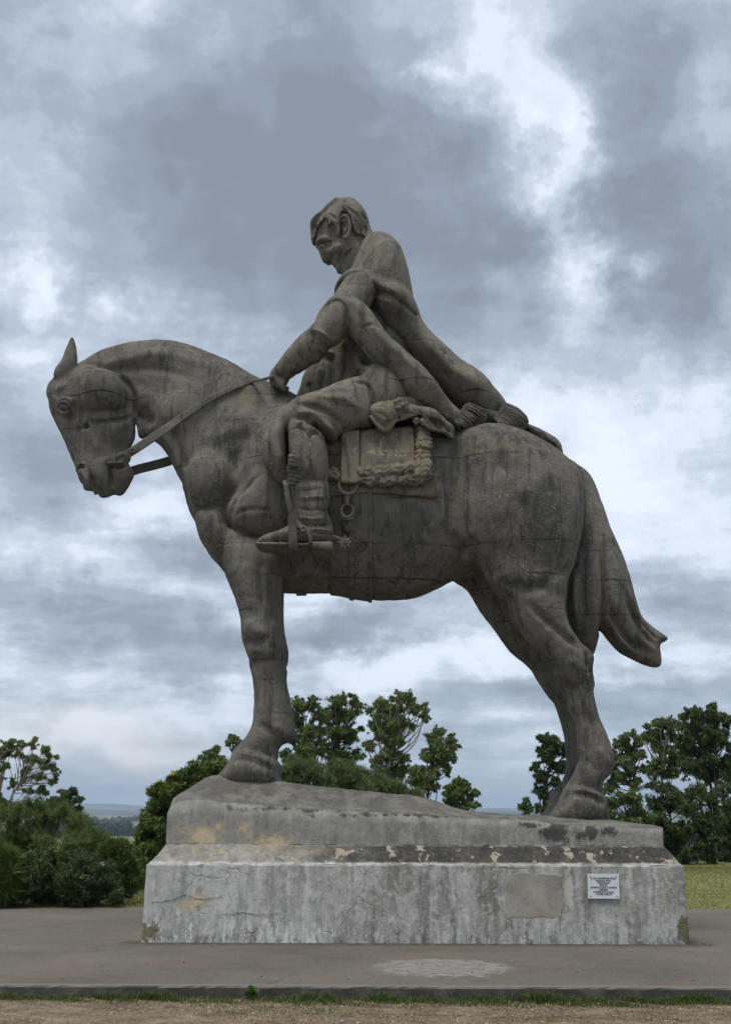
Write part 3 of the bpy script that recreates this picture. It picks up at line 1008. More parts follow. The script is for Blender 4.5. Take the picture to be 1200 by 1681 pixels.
# barrel
S.add([(440, 640), (480, 652), (560, 668), (640, 690), (700, 700), (760, 699), (800, 697), (840, 702), (885, 722), (928, 752), (950, 768), (958, 800),
       (958, 860), (948, 915), (920, 945), (860, 950), (790, 945), (745, 953), (720, 963), (688, 977), (656, 983), (620, 985), (580, 980), (549, 974), (500, 974), (464, 973),
       (430, 962), (400, 947), (365, 927), (350, 913), (333, 893), (325, 873), (322, 850), (317, 830), (309, 807), (306, 793), (330, 740), (380, 680), (420, 648)],
      YM, .98, full=1.2, wpts=[(340, 850, .72), (400, 760, .76), (480, 850, .88), (620, 850, .98), (690, 850, .96), (755, 830, .84), (880, 830, .9)])
# neck
S.add([(120, 606), (140, 590), (166, 575), (200, 565), (233, 560), (267, 559), (293, 562), (320, 570), (350, 582), (380, 595), (407, 612), (437, 628), (480, 655),
       (490, 720), (440, 790), (370, 830), (322, 845), (309, 807), (306, 793), (294, 780), (283, 760), (275, 745), (262, 730), (248, 722), (230, 719), (221, 702), (205, 655), (160, 622)],
      YM, .56, k=.22, full=.9, wpts=[(150, 600, .55), (205, 625, .52), (222, 690, .5), (240, 660, .62), (270, 570, .8), (300, 690, .85), (400, 640, .9), (420, 740, 1.35), (350, 790, 1.1)])
# head: skull, face, cheek plates
S.add([(124, 600), (150, 604), (177, 611), (200, 620), (210, 637), (214, 655), (215, 677), (208, 686), (190, 692), (160, 696), (120, 698), (100, 692), (90, 682),
       (85, 670), (80, 658), (77, 645), (80, 633), (89, 622), (104, 611)], YM, .335, k=.05, full=1.3)
S.add([(83, 662), (90, 690), (100, 711), (110, 733), (120, 757), (126, 773), (131, 789), (137, 797), (139, 804), (154, 809), (160, 815), (168, 818), (178, 817), (185, 814), (189, 812), (196, 814), (203, 811),
       (209, 802), (215, 792), (220, 782), (219, 772), (212, 762), (210, 748), (214, 735), (222, 727), (226, 713), (225, 690), (214, 665), (180, 650), (120, 640)], YM, .315, k=.05, full=1.6,
      wpts=[(105, 670, 1.1), (220, 700, .7), (205, 700, .95), (125, 720, .74), (160, 740, .80), (150, 790, .98), (170, 805, .95), (205, 785, .98)])
S.add([(124, 622), (146, 614), (170, 609), (189, 613), (203, 623), (211, 639), (213, 656), (211, 671), (206, 680), (195, 684), (170, 688), (150, 689), (139, 690), (132, 675), (129, 648)], YM, .56, k=.018, full=2.2, wpts=[(130, 640, .86), (170, 640, 1.0), (200, 655, 1.0), (140, 685, .9)])
S.add([(150, 690), (200, 684), (214, 676), (216, 705), (211, 722), (204, 738), (188, 746), (172, 730), (158, 708)], YM, .335, k=.05, full=1.8)
for sg in (-1, 1):      # nostrils: opening and wing
    p = at(135, 771, YM - .27)
    S.ball((p[0], YM + sg * .30, p[2]), (.075, .13, .062), k=.02, mode='cut', rot=R(-20))
    q = [at(u, v, YM - .27) for u, v in ((131, 776), (135, 774), (141, 779), (145, 788), (147, 796))]
    S.tube([(a_[0], YM + sg * o_, a_[2]) for a_, o_ in zip(q, (.235, .25, .27, .285, .26))], [.035, .05, .055, .05, .035], k=.02)
    q = [at(u, v, YM - .27) for u, v in ((126, 770), (130, 763), (137, 761), (143, 766), (145, 774))]
    S.tube([(a_[0], YM + sg * o_, a_[2]) for a_, o_ in zip(q, (.2, .255, .28, .285, .28))], [.03, .034, .036, .036, .03], k=.03)
# ears
for sgn, du, dv in ((-1, 0, 0), (1, 1, 10)):
    ye = YM + sgn * .2
    S.add([(119 + du, 553 + dv), (125 + du, 566 + dv), (127 + du, 583 + dv), (125 + du, 600 + dv), (118 + du, 616 + dv), (104 + du, 624 + dv), (90 + du, 622 + dv), (89 + du, 612 + dv), (93 + du, 602 + dv), (102 + du, 591 + dv), (110 + du, 570 + dv)],
          ye, .1, k=.03, full=.6)
# near and far side masses
for sg in (-1, 1):
    def side(poly, off, W, **kw):
        S.add(poly, YM + sg * off, W, Yp=YM - off, **kw)
    # breast
    side([(308, 770), (306, 797), (318, 830), (345, 843), (373, 840), (392, 803), (382, 763), (343, 745)], .38, .46, k=.12, full=1.2)
    side([(322, 845), (325, 873), (333, 893), (350, 913), (367, 928), (392, 900), (376, 862), (371, 838), (345, 838)], .32, .48, k=.045, full=1.3)
    # shoulder and upper arm
    side([(375, 863), (371, 840), (380, 820), (403, 797), (433, 773), (480, 760), (510, 800), (505, 850), (480, 880), (440, 888), (423, 885), (397, 880)], .5, .5, k=.035, full=1.3)
    side([(390, 800), (410, 740), (430, 690), (470, 670), (520, 690), (530, 760), (500, 840), (440, 830)], .5, .44, k=.14, full=1.2)
    # haunch
    side([(742, 715), (790, 698), (840, 703), (890, 726), (932, 756), (953, 784), (957, 830), (955, 872), (944, 920), (934, 946), (915, 968), (885, 976), (855, 972), (832, 962), (812, 945),
          (797, 930), (778, 918), (764, 898), (754, 882), (750, 840), (748, 770)], .44, .72, k=.07, full=1.25)
    side([(790, 920), (830, 905), (880, 915), (915, 935), (928, 960), (925, 1000), (905, 1010), (870, 1000), (835, 985), (808, 962), (796, 945)], .5, .5, k=.14, full=1.2)
    # front leg
    fy = .5
    def leg(dx, poly, **kw):
        S.add([(u + dx, v) for u, v in poly], YM + sg * fy, Yp=YM - fy, **kw)
    dx = 0 if sg < 0 else -4
    leg(dx, [(363, 893), (368, 873), (378, 867), (395, 873), (422, 884), (450, 880), (468, 905), (464, 935), (463, 976), (463, 1010), (467, 1036), (471, 1058), (470, 1075), (465, 1089),
         (466, 1108), (460, 1130), (430, 1130), (417, 1115), (413, 1093), (403, 1067), (398, 1050), (395, 1016), (385, 979), (372, 948), (365, 925)],
        W=.40, k=.02, full=.9, wpts=[(415, 910, 1.0), (430, 1000, 1.0), (435, 1060, 1.1), (440, 1110, 1.1)])
    leg(dx, [(413, 1085), (416, 1112), (418, 1146), (416, 1174), (414, 1191), (404, 1209), (392, 1222), (381, 1236), (390, 1250), (440, 1252), (453, 1240), (454, 1226), (461, 1217), (471, 1213), (481, 1207), (483, 1197), (478, 1160), (473, 1132), (467, 1106), (465, 1085)],
        W=.27, k=.05, full=.8)
    leg(dx, [(379, 1243), (383, 1235), (400, 1230), (430, 1236), (453, 1246), (460, 1258), (457, 1272), (456, 1292), (352, 1290), (368, 1262)], W=.37, k=.025, full=1.5)
# near hind leg
hy = .57
S.add([(794, 944), (808, 964), (832, 986), (836, 1004), (847, 1023), (870, 1053), (897, 1087), (910, 1113), (927, 1138), (950, 1136), (973, 1128), (970, 1100), (972, 1077), (958, 1062), (941, 1042), (931, 1020),
       (926, 985), (915, 955), (870, 940), (815, 930)], YM - hy, .40, k=.025, full=.9)
LOW = [(897, 1075), (910, 1113), (927, 1140), (933, 1167), (942, 1190), (945, 1213), (947, 1250), (937, 1277), (928, 1293), (940, 1305), (975, 1308), (987, 1300), (990, 1284), (1001, 1271),
       (1007, 1253), (1003, 1227), (996, 1207), (983, 1177), (974, 1140), (973, 1120), (969, 1100), (972, 1077), (955, 1060), (915, 1055)]
HOOF = [(925, 1296), (935, 1290), (955, 1292), (980, 1300), (995, 1312), (996, 1326), (992, 1352), (902, 1352), (916, 1317)]
S.add(LOW, YM - hy, .27, k=.06, full=.8)
S.add(HOOF, YM - hy, .37, k=.025, full=1.5)
# far hind leg, set back a little
S.add([(740, 945), (767, 970), (787, 1003), (810, 1033), (837, 1070), (873, 1100), (887, 1123), (907, 1150), (940, 1150), (955, 1100), (945, 1050), (925, 980), (900, 930), (800, 910)], YM + hy, .36, k=.06, full=.9)
S.add([(870, 1085), (873, 1100), (887, 1123), (907, 1150), (920, 1187), (927, 1220), (928, 1260), (920, 1287), (905, 1300), (920, 1315), (960, 1315), (968, 1300), (978, 1270), (980, 1250), (973, 1215), (960, 1180), (952, 1140), (953, 1090), (920, 1070)], YM + hy, .27, k=.06, full=.8)
S.add([(903, 1304), (908, 1298), (940, 1300), (965, 1308), (974, 1325), (970, 1350), (886, 1350), (897, 1327)], YM + hy, .36, k=.025, full=1.5)
# creases and swellings drawn on the flank
YN = YM - .85
S.strokes([
    ([(749, 715), (744, 780), (748, 840), (754, 882)], -0.068, 13),
    ([(742, 868), (754, 888), (768, 908)], -.085, 7),
    ([(762, 790), (768, 850), (775, 900)], 0.047, 10),
    ([(800, 935), (828, 956), (860, 968), (888, 964), (912, 945), (922, 925)], -0.041, 8),
    ([(955, 820), (950, 880), (936, 925)], -0.027, 5),
    ([(940, 800), (937, 860), (925, 915)], 0.041, 12),
    ([(905, 770), (880, 800), (850, 830)], 0.041, 26),
    ([(850, 790), (820, 770)], -0.047, 18),
    ([(430, 640), (425, 670), (436, 700)], -0.041, 6),
    ([(335, 712), (380, 700), (425, 690)], .012, 8), ([(345, 740), (390, 730), (425, 726)], .012, 8), ([(400, 745), (420, 790)], .02, 9),
    ([(376, 862), (384, 830), (405, 802), (432, 778)], -0.041, 4),
    ([(380, 846), (410, 838), (460, 842)], -0.027, 3),
    ([(345, 770), (350, 810)], -0.027, 14),
    ([(640, 970), (700, 950), (745, 930)], 0.027, 14),
], YN)
S.strokes([
    ([(136, 606), (165, 600), (200, 597), (235, 598), (265, 604), (300, 616), (335, 632)], -0.041, 8),
    ([(150, 592), (200, 582), (260, 576), (320, 590), (370, 612)], 0.041, 11),
    ([(215, 612), (245, 640), (262, 680), (272, 715)], -0.041, 9),
    ([(232, 622), (256, 660), (270, 700)], 0.041, 8),
    ([(222, 668), (236, 676), (250, 692)], -.06, 9), ([(189, 609), (204, 619), (214, 637), (217, 660), (216, 684)], -0.081, 4.5),
    ([(262, 700), (285, 745), (300, 780)], 0.027, 9), ([(275, 690), (296, 740), (310, 775)], -0.034, 6),
], YM - .4)
S.strokes([
    ([(96, 662), (99, 656), (106, 653), (114, 657), (119, 666)], 0.040, 4.5), ([(92, 668), (96, 678), (105, 683), (116, 678)], -0.023, 4), ([(124, 655), (122, 675), (112, 690)], -0.040, 5),
    ([(138, 692), (165, 690), (190, 688), (212, 681)], -0.057, 4),
    ([(138, 692), (141, 696), (144, 694)], -0.127, 5), ([(140, 690), (170, 688.5), (195, 685), (212, 676)], -0.052, 3.2), ([(216, 675), (218, 704), (213, 722)], -0.057, 3),
    ([(145, 700), (155, 730)], 0.034, 7), ([(128, 705), (140, 740)], -0.023, 6), ([(165, 705), (172, 735), (168, 755)], -0.025, 5),
    ([(175, 752), (177, 762), (180, 783), (182, 797)], -0.098, 3.0), ([(177, 761), (190, 764), (204, 759)], -0.081, 3.0), ([(168, 742), (165, 765), (166, 795)], 0.023, 6), ([(196, 765), (198, 785)], 0.017, 8),
    ([(149, 778), (150, 788), (149, 797)], -0.046, 3.5), ([(136, 798), (160, 803), (182, 800)], -0.034, 4),
    ([(87, 640), (98, 634), (112, 630)], 0.023, 5), ([(205, 700), (214, 720)], -0.017, 5),
], YM - .33)
S.strokes([   # near foreleg
    ([(432, 905), (430, 960), (437, 1010)], -0.054, 7), ([(405, 940), (412, 990)], 0.027, 12), ([(448, 930), (450, 990)], 0.027, 8),
    ([(402, 1048), (420, 1056), (448, 1046)], -0.038, 6), ([(412, 1030), (425, 1042)], 0.054, 11), ([(450, 1030), (446, 1056)], 0.041, 7), ([(412, 1090), (430, 1086), (452, 1088)], -0.030, 5), ([(420, 1070), (445, 1072)], 0.034, 8),
    ([(444, 1100), (448, 1140), (452, 1180)], -0.041, 5), ([(425, 1110), (428, 1160)], 0.020, 8), ([(458, 1196), (470, 1205)], 0.041, 9), ([(432, 1192), (448, 1205)], -0.034, 6),
    ([(381, 1236), (405, 1236), (435, 1246), (458, 1258)], 0.041, 5), ([(380, 1249), (405, 1250), (432, 1258), (455, 1268)], -0.027, 4),
], YM - .7, ysplit=YM)
S.strokes([   # near hind leg
    ([(836, 1000), (862, 1035), (890, 1070)], 0.027, 10), ([(860, 990), (890, 1020), (925, 1050), (950, 1072)], -.075, 5.5), ([(812, 940), (822, 962), (842, 975)], 0.054, 10),
    ([(905, 985), (925, 1030), (950, 1060)], 0.034, 7), ([(890, 1085), (905, 1095), (925, 1100)], -0.041, 7), ([(940, 1090), (955, 1105)], 0.054, 9), ([(960, 1078), (961, 1105)], -0.054, 4), ([(920, 1125), (945, 1128), (965, 1120)], -0.047, 6),
    ([(968, 1080), (967, 1100)], 0.041, 4), ([(950, 1140), (962, 1180), (978, 1220)], -0.041, 5), ([(985, 1235), (996, 1250)], 0.041, 9), ([(952, 1245), (975, 1262)], -0.027, 8),
    ([(926, 1296), (950, 1296), (975, 1303), (994, 1315)], 0.047, 4), ([(926, 1306), (950, 1307), (974, 1314), (990, 1325)], -0.027, 4),
], YM - .7, ysplit=YM)
horse = S.mesh('horse', MAT['concrete'], statue)
HS = S
roughen(horse, .17, 1)
horse['label'] = 'horse with lowered head, cast in dark weathered concrete'
print('horse', len(horse.data.polygons), round(time.time() - T0, 1))
# eye
for sg in (-1,):
    e = Sculpt(*bounds(92, 118, 655, 684, YM - .5, YM - .1), .01)
    c = at(105, 668, YM - .33)
    e.ball(c, (.075, .07, .06), k=0, rot=R(-10))
    e.tube([at(94, 668, YM - .36), at(98, 662, YM - .385), at(105, 659.5, YM - .4), at(112, 662, YM - .385), at(117, 669, YM - .36)], [.008, .02, .024, .02, .008], k=.01)
    e.tube([at(96, 672, YM - .36), at(104, 678, YM - .385), at(113, 675, YM - .36)], [.008, .016, .008], k=.01)
    e.mesh('eye', MAT['concrete'], horse)
# tail
S = Sculpt(*bounds(920, 1096, 760, 1098, YM - .55, YM + .55), .0175)
S.add([(935, 762), (954, 766), (971, 784), (984, 816), (1000, 864), (1016, 900), (1028, 932), (1040, 976), (1051, 1010), (1068, 1027), (1094, 1046), (1092, 1053), (1083, 1060), (1085, 1090), (1073, 1096), (1048, 1088),
       (1016, 1070), (997, 1049), (985, 1036), (981, 1052), (972, 1077), (954, 1062), (934, 1042), (920, 1020), (914, 980), (922, 944), (934, 920), (944, 872), (944, 810)], YM, .44, full=1.0,
      wpts=[(950, 780, .8), (970, 870, .95), (1000, 960, 1.05), (1070, 1070, .9), (960, 1040, 1.0)])
S.strokes([
    ([(987, 890), (989, 950), (990, 1000), (986, 1038)], -0.105, 4), ([(997, 985), (1010, 1020), (1040, 1055), (1080, 1072)], -0.090, 5), ([(1020, 960), (1040, 1010), (1060, 1040), (1082, 1060)], -0.083, 5),
    ([(1005, 900), (1025, 960), (1045, 1010)], 0.045, 9), ([(975, 900), (972, 980), (976, 1040)], 0.038, 6), ([(962, 880), (958, 960), (962, 1030)], -0.038, 4), ([(945, 930), (942, 990), (952, 1045)], 0.038, 5), ([(936, 950), (933, 1000), (946, 1045)], -0.030, 3),
    ([(1000, 1010), (1020, 1045), (1050, 1072)], 0.045, 7), ([(1048, 1012), (1068, 1035), (1086, 1050)], -0.038, 3), ([(985, 830), (1000, 880)], 0.022, 10),
], YM - .35)
tail = S.mesh('tail', MAT['concrete'], horse)
roughen(tail, .2, 2)
del S

# ------------------------------------------------------------------ pedestal
pedestal = empty('pedestal', at(680, 1550, YM)[:2] + (0,))
tag(pedestal, 'long stained concrete plinth under the statue, with a sloped ledge', 'plinth')
YQ = 2 * YM - YP
bx0, bx1 = at(232, 1549, YP)[0], at(1132, 1549, YP)[0]
zt = at(680, 1420, YP + .03)[2]
SET = .30
zu = at(680, 1387, YP + SET)[2]
ux0, ux1 = at(273, 1386, YP + SET)[0], at(1089, 1392, YP + SET)[0]

def ring(x0, x1, y0, y1, z, c, n=1):
    """rectangle with cut corners, counted anticlockwise, its sides divided so that edges can wander"""
    cs = [(x0 + c, y0), (x1 - c * 1.6, y0), (x1, y0 + c), (x1, y1 - c), (x1 - c, y1), (x0 + c, y1), (x0, y1 - c), (x0, y0 + c)]
    out = []
    for i in range(8):
        a, b = cs[i], cs[(i + 1) % 8]
        m = n if i in (0, 4) else max(1, n // 3) if i in (2, 6) else 1
        for k in range(m):
            t = k / m
            out.append((a[0] + (b[0] - a[0]) * t, a[1] + (b[1] - a[1]) * t, z))
    return out

def loft(name, rings, mat, parent, cap_top=False, jit=.004, seed=2, smooth=False):
    rnd = random.Random(seed)
    V = []; F = []
    n = len(rings[0])
    for r in rings:
        for (x, y, z) in r:
            V.append((x + rnd.gauss(0, jit) * .5, y + rnd.gauss(0, jit), z + rnd.gauss(0, jit * .6)))
    for k in range(len(rings) - 1):
        for i in range(n):
            j = (i + 1) % n
            F.append((k * n + i, k * n + j, (k + 1) * n + j, (k + 1) * n + i))
    if cap_top: F.append(tuple(range((len(rings) - 1) * n, len(rings) * n)))
    return mesh_obj(name, V, F, mat, parent, smooth)

NS = 60
loft('base_block', [ring(bx0, bx1, YP, YQ, -.05, .02, NS), ring(bx0 + .005, bx1 - .005, YP + .008, YQ - .008, .25, .02, NS), ring(bx0 + .012, bx1 - .012, YP + .018, YQ - .018, .55, .02, NS), ring(bx0 + .02, bx1 - .02, YP + .03, YQ - .03, zt - .012, .022, NS),
                    ring(bx0 + .03, bx1 - .03, YP + .042, YQ - .042, zt, .025, NS)], MAT['plaster'], pedestal, jit=.0035)
loft('sloped_ledge', [ring(bx0 + .03, bx1 - .03, YP + .042, YQ - .042, zt + .0005, .025, NS), ring(bx0 + .03 + (ux0 - bx0) * .5, bx1 + (ux1 - bx1) * .5, YP + SET * .52, YQ - SET * .52, zt + (zu - zt) * .48, .03, NS),
                      ring(ux0 - .004, ux1 + .004, YP + SET - .004, YQ - SET + .004, zu, .035, NS), ring(ux0 + .05, ux1 - .05, YP + SET + .05, YQ - SET - .05, zu + .002, .035, NS)], MAT['plaster'], pedestal, jit=.005, seed=5)
# upper course, its top shaped like a piece of sloping ground
fe = np.array([(268, 1340), (276, 1334), (283, 1322), (291, 1316.5), (303, 1314.5), (335, 1315), (368, 1317), (420, 1320), (484, 1324), (580, 1329), (696, 1335), (810, 1344), (884, 1349), (940, 1353), (1010, 1356), (1092, 1360)], dtype=float)
rd = np.array([(262, 1340), (276, 1332), (281, 1320), (289, 1311), (314, 1299), (340, 1283), (358, 1278.5), (408, 1279), (456, 1283), (580, 1298), (640, 1305), (670, 1308), (705, 1319), (745, 1327), (810, 1337), (897, 1340), (992, 1345), (1070, 1356), (1095, 1359)], dtype=float)
yf0, yf1 = YP + SET, YQ - SET
fx = np.array([at(u, v, yf0)[0] for u, v in fe]); fz = np.array([at(u, v, yf0)[2] for u, v in fe])
rx = np.array([at(u, v, YM - .55)[0] for u, v in rd]); rz = np.array([at(u, v, YM - .55)[2] for u, v in rd])
NXu, NYu = 190, 72
gx = np.linspace(ux0, ux1, NXu); ty = np.linspace(0, 1, NYu)
rs = np.random.default_rng(3)
V = []
lump = [(rs.uniform(ux0, ux1), rs.uniform(yf0, yf1), rs.uniform(.1, .4), rs.normal(0, .012)) for _ in range(150)]
for t in ty:
    y = yf0 + (yf1 - yf0) * t
    e = min(y - yf0, yf1 - y)
    s_ = np.clip(e / .62, 0, 1); s_ = s_ * s_ * (3 - 2 * s_)
    z = np.interp(gx, fx, fz) * (1 - s_) + np.interp(gx, rx, rz) * s_
    for (lx, ly, lr, la) in lump:
        z = z + la * np.exp(-((gx - lx) ** 2 + (y - ly) ** 2) / lr ** 2)
    # ends rounded off at the left
    z = z - .02 * (1 - min(e / .03, 1)) + rs.normal(0, .0025, NXu)
    V.append(np.stack([gx, np.full(NXu, y), z], 1))
top = np.vstack(V)
I, J = np.meshgrid(np.arange(NYu - 1), np.arange(NXu - 1), indexing='ij')
q0 = (I * NXu + J).ravel()
Fq = [np.stack([q0, q0 + 1, q0 + NXu + 1, q0 + NXu], 1)]
nt = len(top)
fr = list(range(NXu)) + [r * NXu + NXu - 1 for r in range(1, NYu)] + [(NYu - 1) * NXu + i for i in range(NXu - 2, -1, -1)] + [r * NXu for r in range(NYu - 2, 0, -1)]
rows = [np.array(fr)]
allv = [top]
for k, f in enumerate((.66, .33, 0)):
    b = top[fr].copy()
    b[:, 2] = zu + .0015 + (b[:, 2] - zu) * f
    b[:, 1] += rs.normal(0, .003, len(fr)) - .006 * (1 - f) * np.sign(YM - b[:, 1])
    rows.append(nt + k * len(fr) + np.arange(len(fr))); allv.append(b)
for k in range(3):
    a, b = rows[k], rows[k + 1]
    Fq.append(np.stack([a, b, np.roll(b, -1), np.roll(a, -1)], 1))
upper = mesh_obj('upper_course', np.vstack(allv), np.vstack(Fq), MAT['plaster'], pedestal)
# rectangle of bare render where an older tablet sat, its plaster rim broken
def face_pt(u, v, off=0.0):
    p = at(u, v, YP + .02)
    t = np.clip(p[2] / zt, 0, 1)
    y = YP + .03 * t
    p = at(u, v, y - off)
    return p
rp = random.Random(8)
rim = [(832, 1434), (850, 1433), (878, 1433.5), (905, 1435), (924, 1436), (925, 1460), (924.5, 1485), (925, 1504), (900, 1506), (870, 1507), (845, 1506), (831, 1507), (830, 1480), (831, 1455)]
pts = []
for i in range(len(rim)):
    a, b = rim[i], rim[(i + 1) % len(rim)]
    for k in range(3):
        t = k / 3
        pts.append((a[0] + (b[0] - a[0]) * t + rp.gauss(0, .9), a[1] + (b[1] - a[1]) * t + rp.gauss(0, .9)))
bmv = [face_pt(u, v, -.002) for u, v in pts]; cen = (878, 1470)
in1 = [face_pt(cen[0] + (u - cen[0]) * .985, cen[1] + (v - cen[1]) * .985, .003) for u, v in pts]
in2 = [face_pt(cen[0] + (u - cen[0]) * .6, cen[1] + (v - cen[1]) * .6, .0032 + rp.gauss(0, .0004)) for u, v in pts]
V = bmv + in1 + in2 + [face_pt(*cen, .0033)]
n = len(pts)
F = []
for k in range(2):
    for i in range(n):
        j = (i + 1) % n
        F.append((k * n + i, (k + 1) * n + i, (k + 1) * n + j, k * n + j))
F += [(2 * n + i, 3 * n, 2 * n + (i + 1) % n) for i in range(n)]
pt = mesh_obj('render_patch', V, F, MAT['bare'], pedestal, False)
pt['label'] = 'square patch of bare brown render beside the white plaque'
# open cracks in the plaster: thin dark wedges with a raised lip
crm = plain('crack_shadow', (.09, .082, .07), .95, .3, 30)
def crack(name, path, wpx, seed):
    rr = random.Random(seed)
    P = catmull(np.array(path, dtype=float), 6, False)
    P = [(u + rr.gauss(0, .8), v + rr.gauss(0, .8)) for u, v in P]
    V = []; F = []
    for i, (u, v) in enumerate(P):
        w = wpx * .6 * (.35 + .9 * rr.random()) * math.sin(math.pi * (i + .6) / (len(P) + .2)) * .5 + .12
        V += [face_pt(u, v - w, .0035), face_pt(u, v + w, .0035), face_pt(u, v, .0075)]
        if i:
            b = 3 * i
            F += [(b - 3, b, b + 2, b - 1), (b - 1, b + 2, b + 1, b - 2)]
    return mesh_obj(name, V, F, crm, pedestal)
crack('crack', [(248, 1482), (262, 1481), (276, 1478), (292, 1474), (305, 1470), (318, 1474), (335, 1476), (352, 1474), (366, 1471)], 1.8, 1)
crack('crack', [(264, 1482), (268, 1492), (270, 1503)], 1.2, 2)
crack('crack', [(372, 1440), (374, 1460), (380, 1475), (383, 1498), (384, 1512)], 1.0, 3)
crack('crack', [(352, 1503), (380, 1500), (402, 1499), (430, 1502), (455, 1498)], 1.2, 4)
crack('crack', [(925, 1437), (923, 1455), (926, 1475), (923, 1492), (916, 1507)], 2.0, 5)

# ------------------------------------------------------------------ the rider
RV = .0195
S = Sculpt(*bounds(425, 690, 330, 800, YM - 1.62, YM + 1.5, .02), RV)
# torso
S.add([(486, 655), (493, 634), (499, 614), (512, 592), (530, 560), (552, 520), (572, 470), (600, 420), (640, 440), (668, 500), (685, 560), (680, 625), (640, 665), (560, 685), (500, 672)], YM, .62, full=1.2, k=0,
      wpts=[(500, 640, .75), (560, 560, .9), (620, 450, 1.0), (640, 620, 1.1)])
S.add([(560, 450), (560, 425), (570, 400), (590, 384), (608, 388), (616, 410), (612, 440), (590, 465)], YM, .27, k=.06, full=.8)
# thighs, knees: both sides
for sg in (-1, 1):
    def side(poly, off, W, ypts=None, **kw):
        S.add(poly, YM + sg * off, W, Yp=YM - off, ypts=[(u, v, YM + sg * o) for u, v, o in ypts] if ypts else None, **kw)
    side([(612, 618), (600, 612), (568, 620), (520, 644), (490, 655), (474, 666), (454, 683), (444, 700), (450, 715), (480, 712), (520, 716), (541, 719), (568, 707), (592, 697), (612, 692), (622, 655)], 1.05, .36, k=.08, full=1.1,
         ypts=[(610, 650, .82), (560, 660, .98), (500, 680, 1.12), (460, 695, 1.14)])
    side([(592, 606), (622, 600), (650, 612), (668, 645), (668, 676), (645, 694), (612, 694), (600, 660)], .66, .46, k=.1, full=1.2)
    # flared trouser / knee drape that hangs in front of the boot shaft
    side([(452, 684), (438, 704), (429, 728), (431, 752), (441, 776), (457, 791), (472, 796), (478, 780), (474, 750), (474, 715), (484, 690), (470, 676)], 1.12, .25, k=.05, full=1.1)
    # shaft of the leg (boot top) down to the ankle
    side([(467, 710), (476, 690), (500, 684), (520, 700), (531, 720), (538, 745), (539.5, 772), (537, 795), (536, 802), (478, 802), (473, 775), (469, 745)], 1.16, .35, k=.025, full=1.2)
# arms
for sg in (-1, 1):
    e = lambda u, v, o: at(u, v, YM + sg * o)
    S.tube([e(590, 476, .72), e(561, 518, .86), e(534, 549, .84), e(508, 571, .72), e(487, 590, .58), e(468, 607, .48), e(458, 616, .42)], [.27, .265, .235, .225, .195, .15, .125], k=.05, sub=8)
    # hand: back, thumb and four curled fingers round the reins
    S.add([(470, 590), (458, 597), (447, 609), (443.5, 617), (447, 628), (456, 635), (466, 637), (473, 628), (478, 614), (484, 600)], YM + sg * .38, .14, k=.04, full=1.0)
    for i in range(4):
        u0 = 447.5 + i * 6.0; v0 = 618 + i * 2.8
        S.tube([e(u0, v0 - 5, .50), e(u0 - 2, v0 + 4, .52), e(u0 + 1, v0 + 12, .49), e(u0 + 5, v0 + 15, .42), e(u0 + 7, v0 + 10, .37)], [.038, .037, .034, .03, .026], k=.01)
    S.tube([e(472, 600, .36), e(460, 603, .30), e(450, 612, .30), e(446, 620, .34)], [.05, .046, .04, .032], k=.015)
# folds of jacket and trousers
S.strokes([
    ([(541, 560), (548, 600), (540, 640)], -0.065, 6), ([(565, 560), (572, 590), (560, 622)], -0.078, 6), ([(552, 575), (558, 605), (548, 632)], 0.065, 7), ([(580, 580), (590, 600), (572, 622)], 0.058, 6), ([(525, 600), (522, 630)], 0.039, 6), ([(598, 590), (606, 610)], -0.039, 5), ([(506, 620), (512, 650)], -0.039, 4),
], YM - .6, ysplit=YM)
S.strokes([
    ([(486, 662), (510, 668), (540, 676), (566, 695)], -0.072, 5), ([(484, 676), (515, 682), (540, 698), (552, 708)], 0.078, 5.5), ([(486, 690), (508, 692), (530, 706)], -0.072, 4.5), ([(500, 700), (522, 708), (532, 722)], 0.039, 4), ([(500, 652), (540, 648), (575, 658), (600, 672)], 0.039, 7), ([(568, 624), (590, 618), (605, 622), (612, 650), (610, 680)], -0.046, 3.5), ([(520, 646), (550, 640), (580, 642)], -0.026, 5),
    ([(470, 690), (471, 715), (472, 745), (473, 775)], -0.078, 3.2), ([(438, 720), (446, 750), (452, 776)], -0.046, 3.2), ([(456, 690), (458, 730), (462, 770)], 0.039, 6), ([(505, 750), (512, 770), (518, 800)], -0.029, 2.2), ([(470, 709), (488, 705), (500, 710), (508, 720), (516, 711), (528, 717)], -0.039, 2.4), ([(508, 716), (509, 730)], -0.039, 2.2), ([(498, 694), (515, 692), (540, 704), (556, 712)], 0.078, 5), ([(488, 700), (496, 692), (505, 690)], 0.065, 4.5),
], YM - 1.4, ysplit=YM)
S.strokes([([(506, 540), (520, 547), (538, 557), (552, 562)], .045, 3.6), ([(498, 548), (516, 557), (532, 567), (546, 572)], -.02, 4), ([(510, 560), (520, 566), (528, 566)], -.03, 3), ([(468, 582), (480, 592), (490, 606)], -.012, 2.5)], YM - .95, ysplit=YM)
bodyV, bodyQ = S.mesh('rider', raw=True)
del S
S = Sculpt(*bounds(505, 622, 330, 462, YM - .52, YM + .52, .02), .0098)
S.add([(566, 452), (561, 430), (568, 400), (588, 378), (604, 378), (612, 405), (610, 440), (592, 462)], YM, .26, k=0, full=.8)
S.add([(517, 390), (519, 376), (527, 361), (541, 347), (553, 338), (566, 332.5), (578, 333.5), (588, 341), (597, 354), (601.5, 372), (599, 388), (588, 400), (570, 408), (548, 410), (530, 407), (521, 402)], YM, .335, k=.05, full=1.2, wpts=[(520, 390, .8), (550, 370, 1.0), (590, 370, 1.0)])
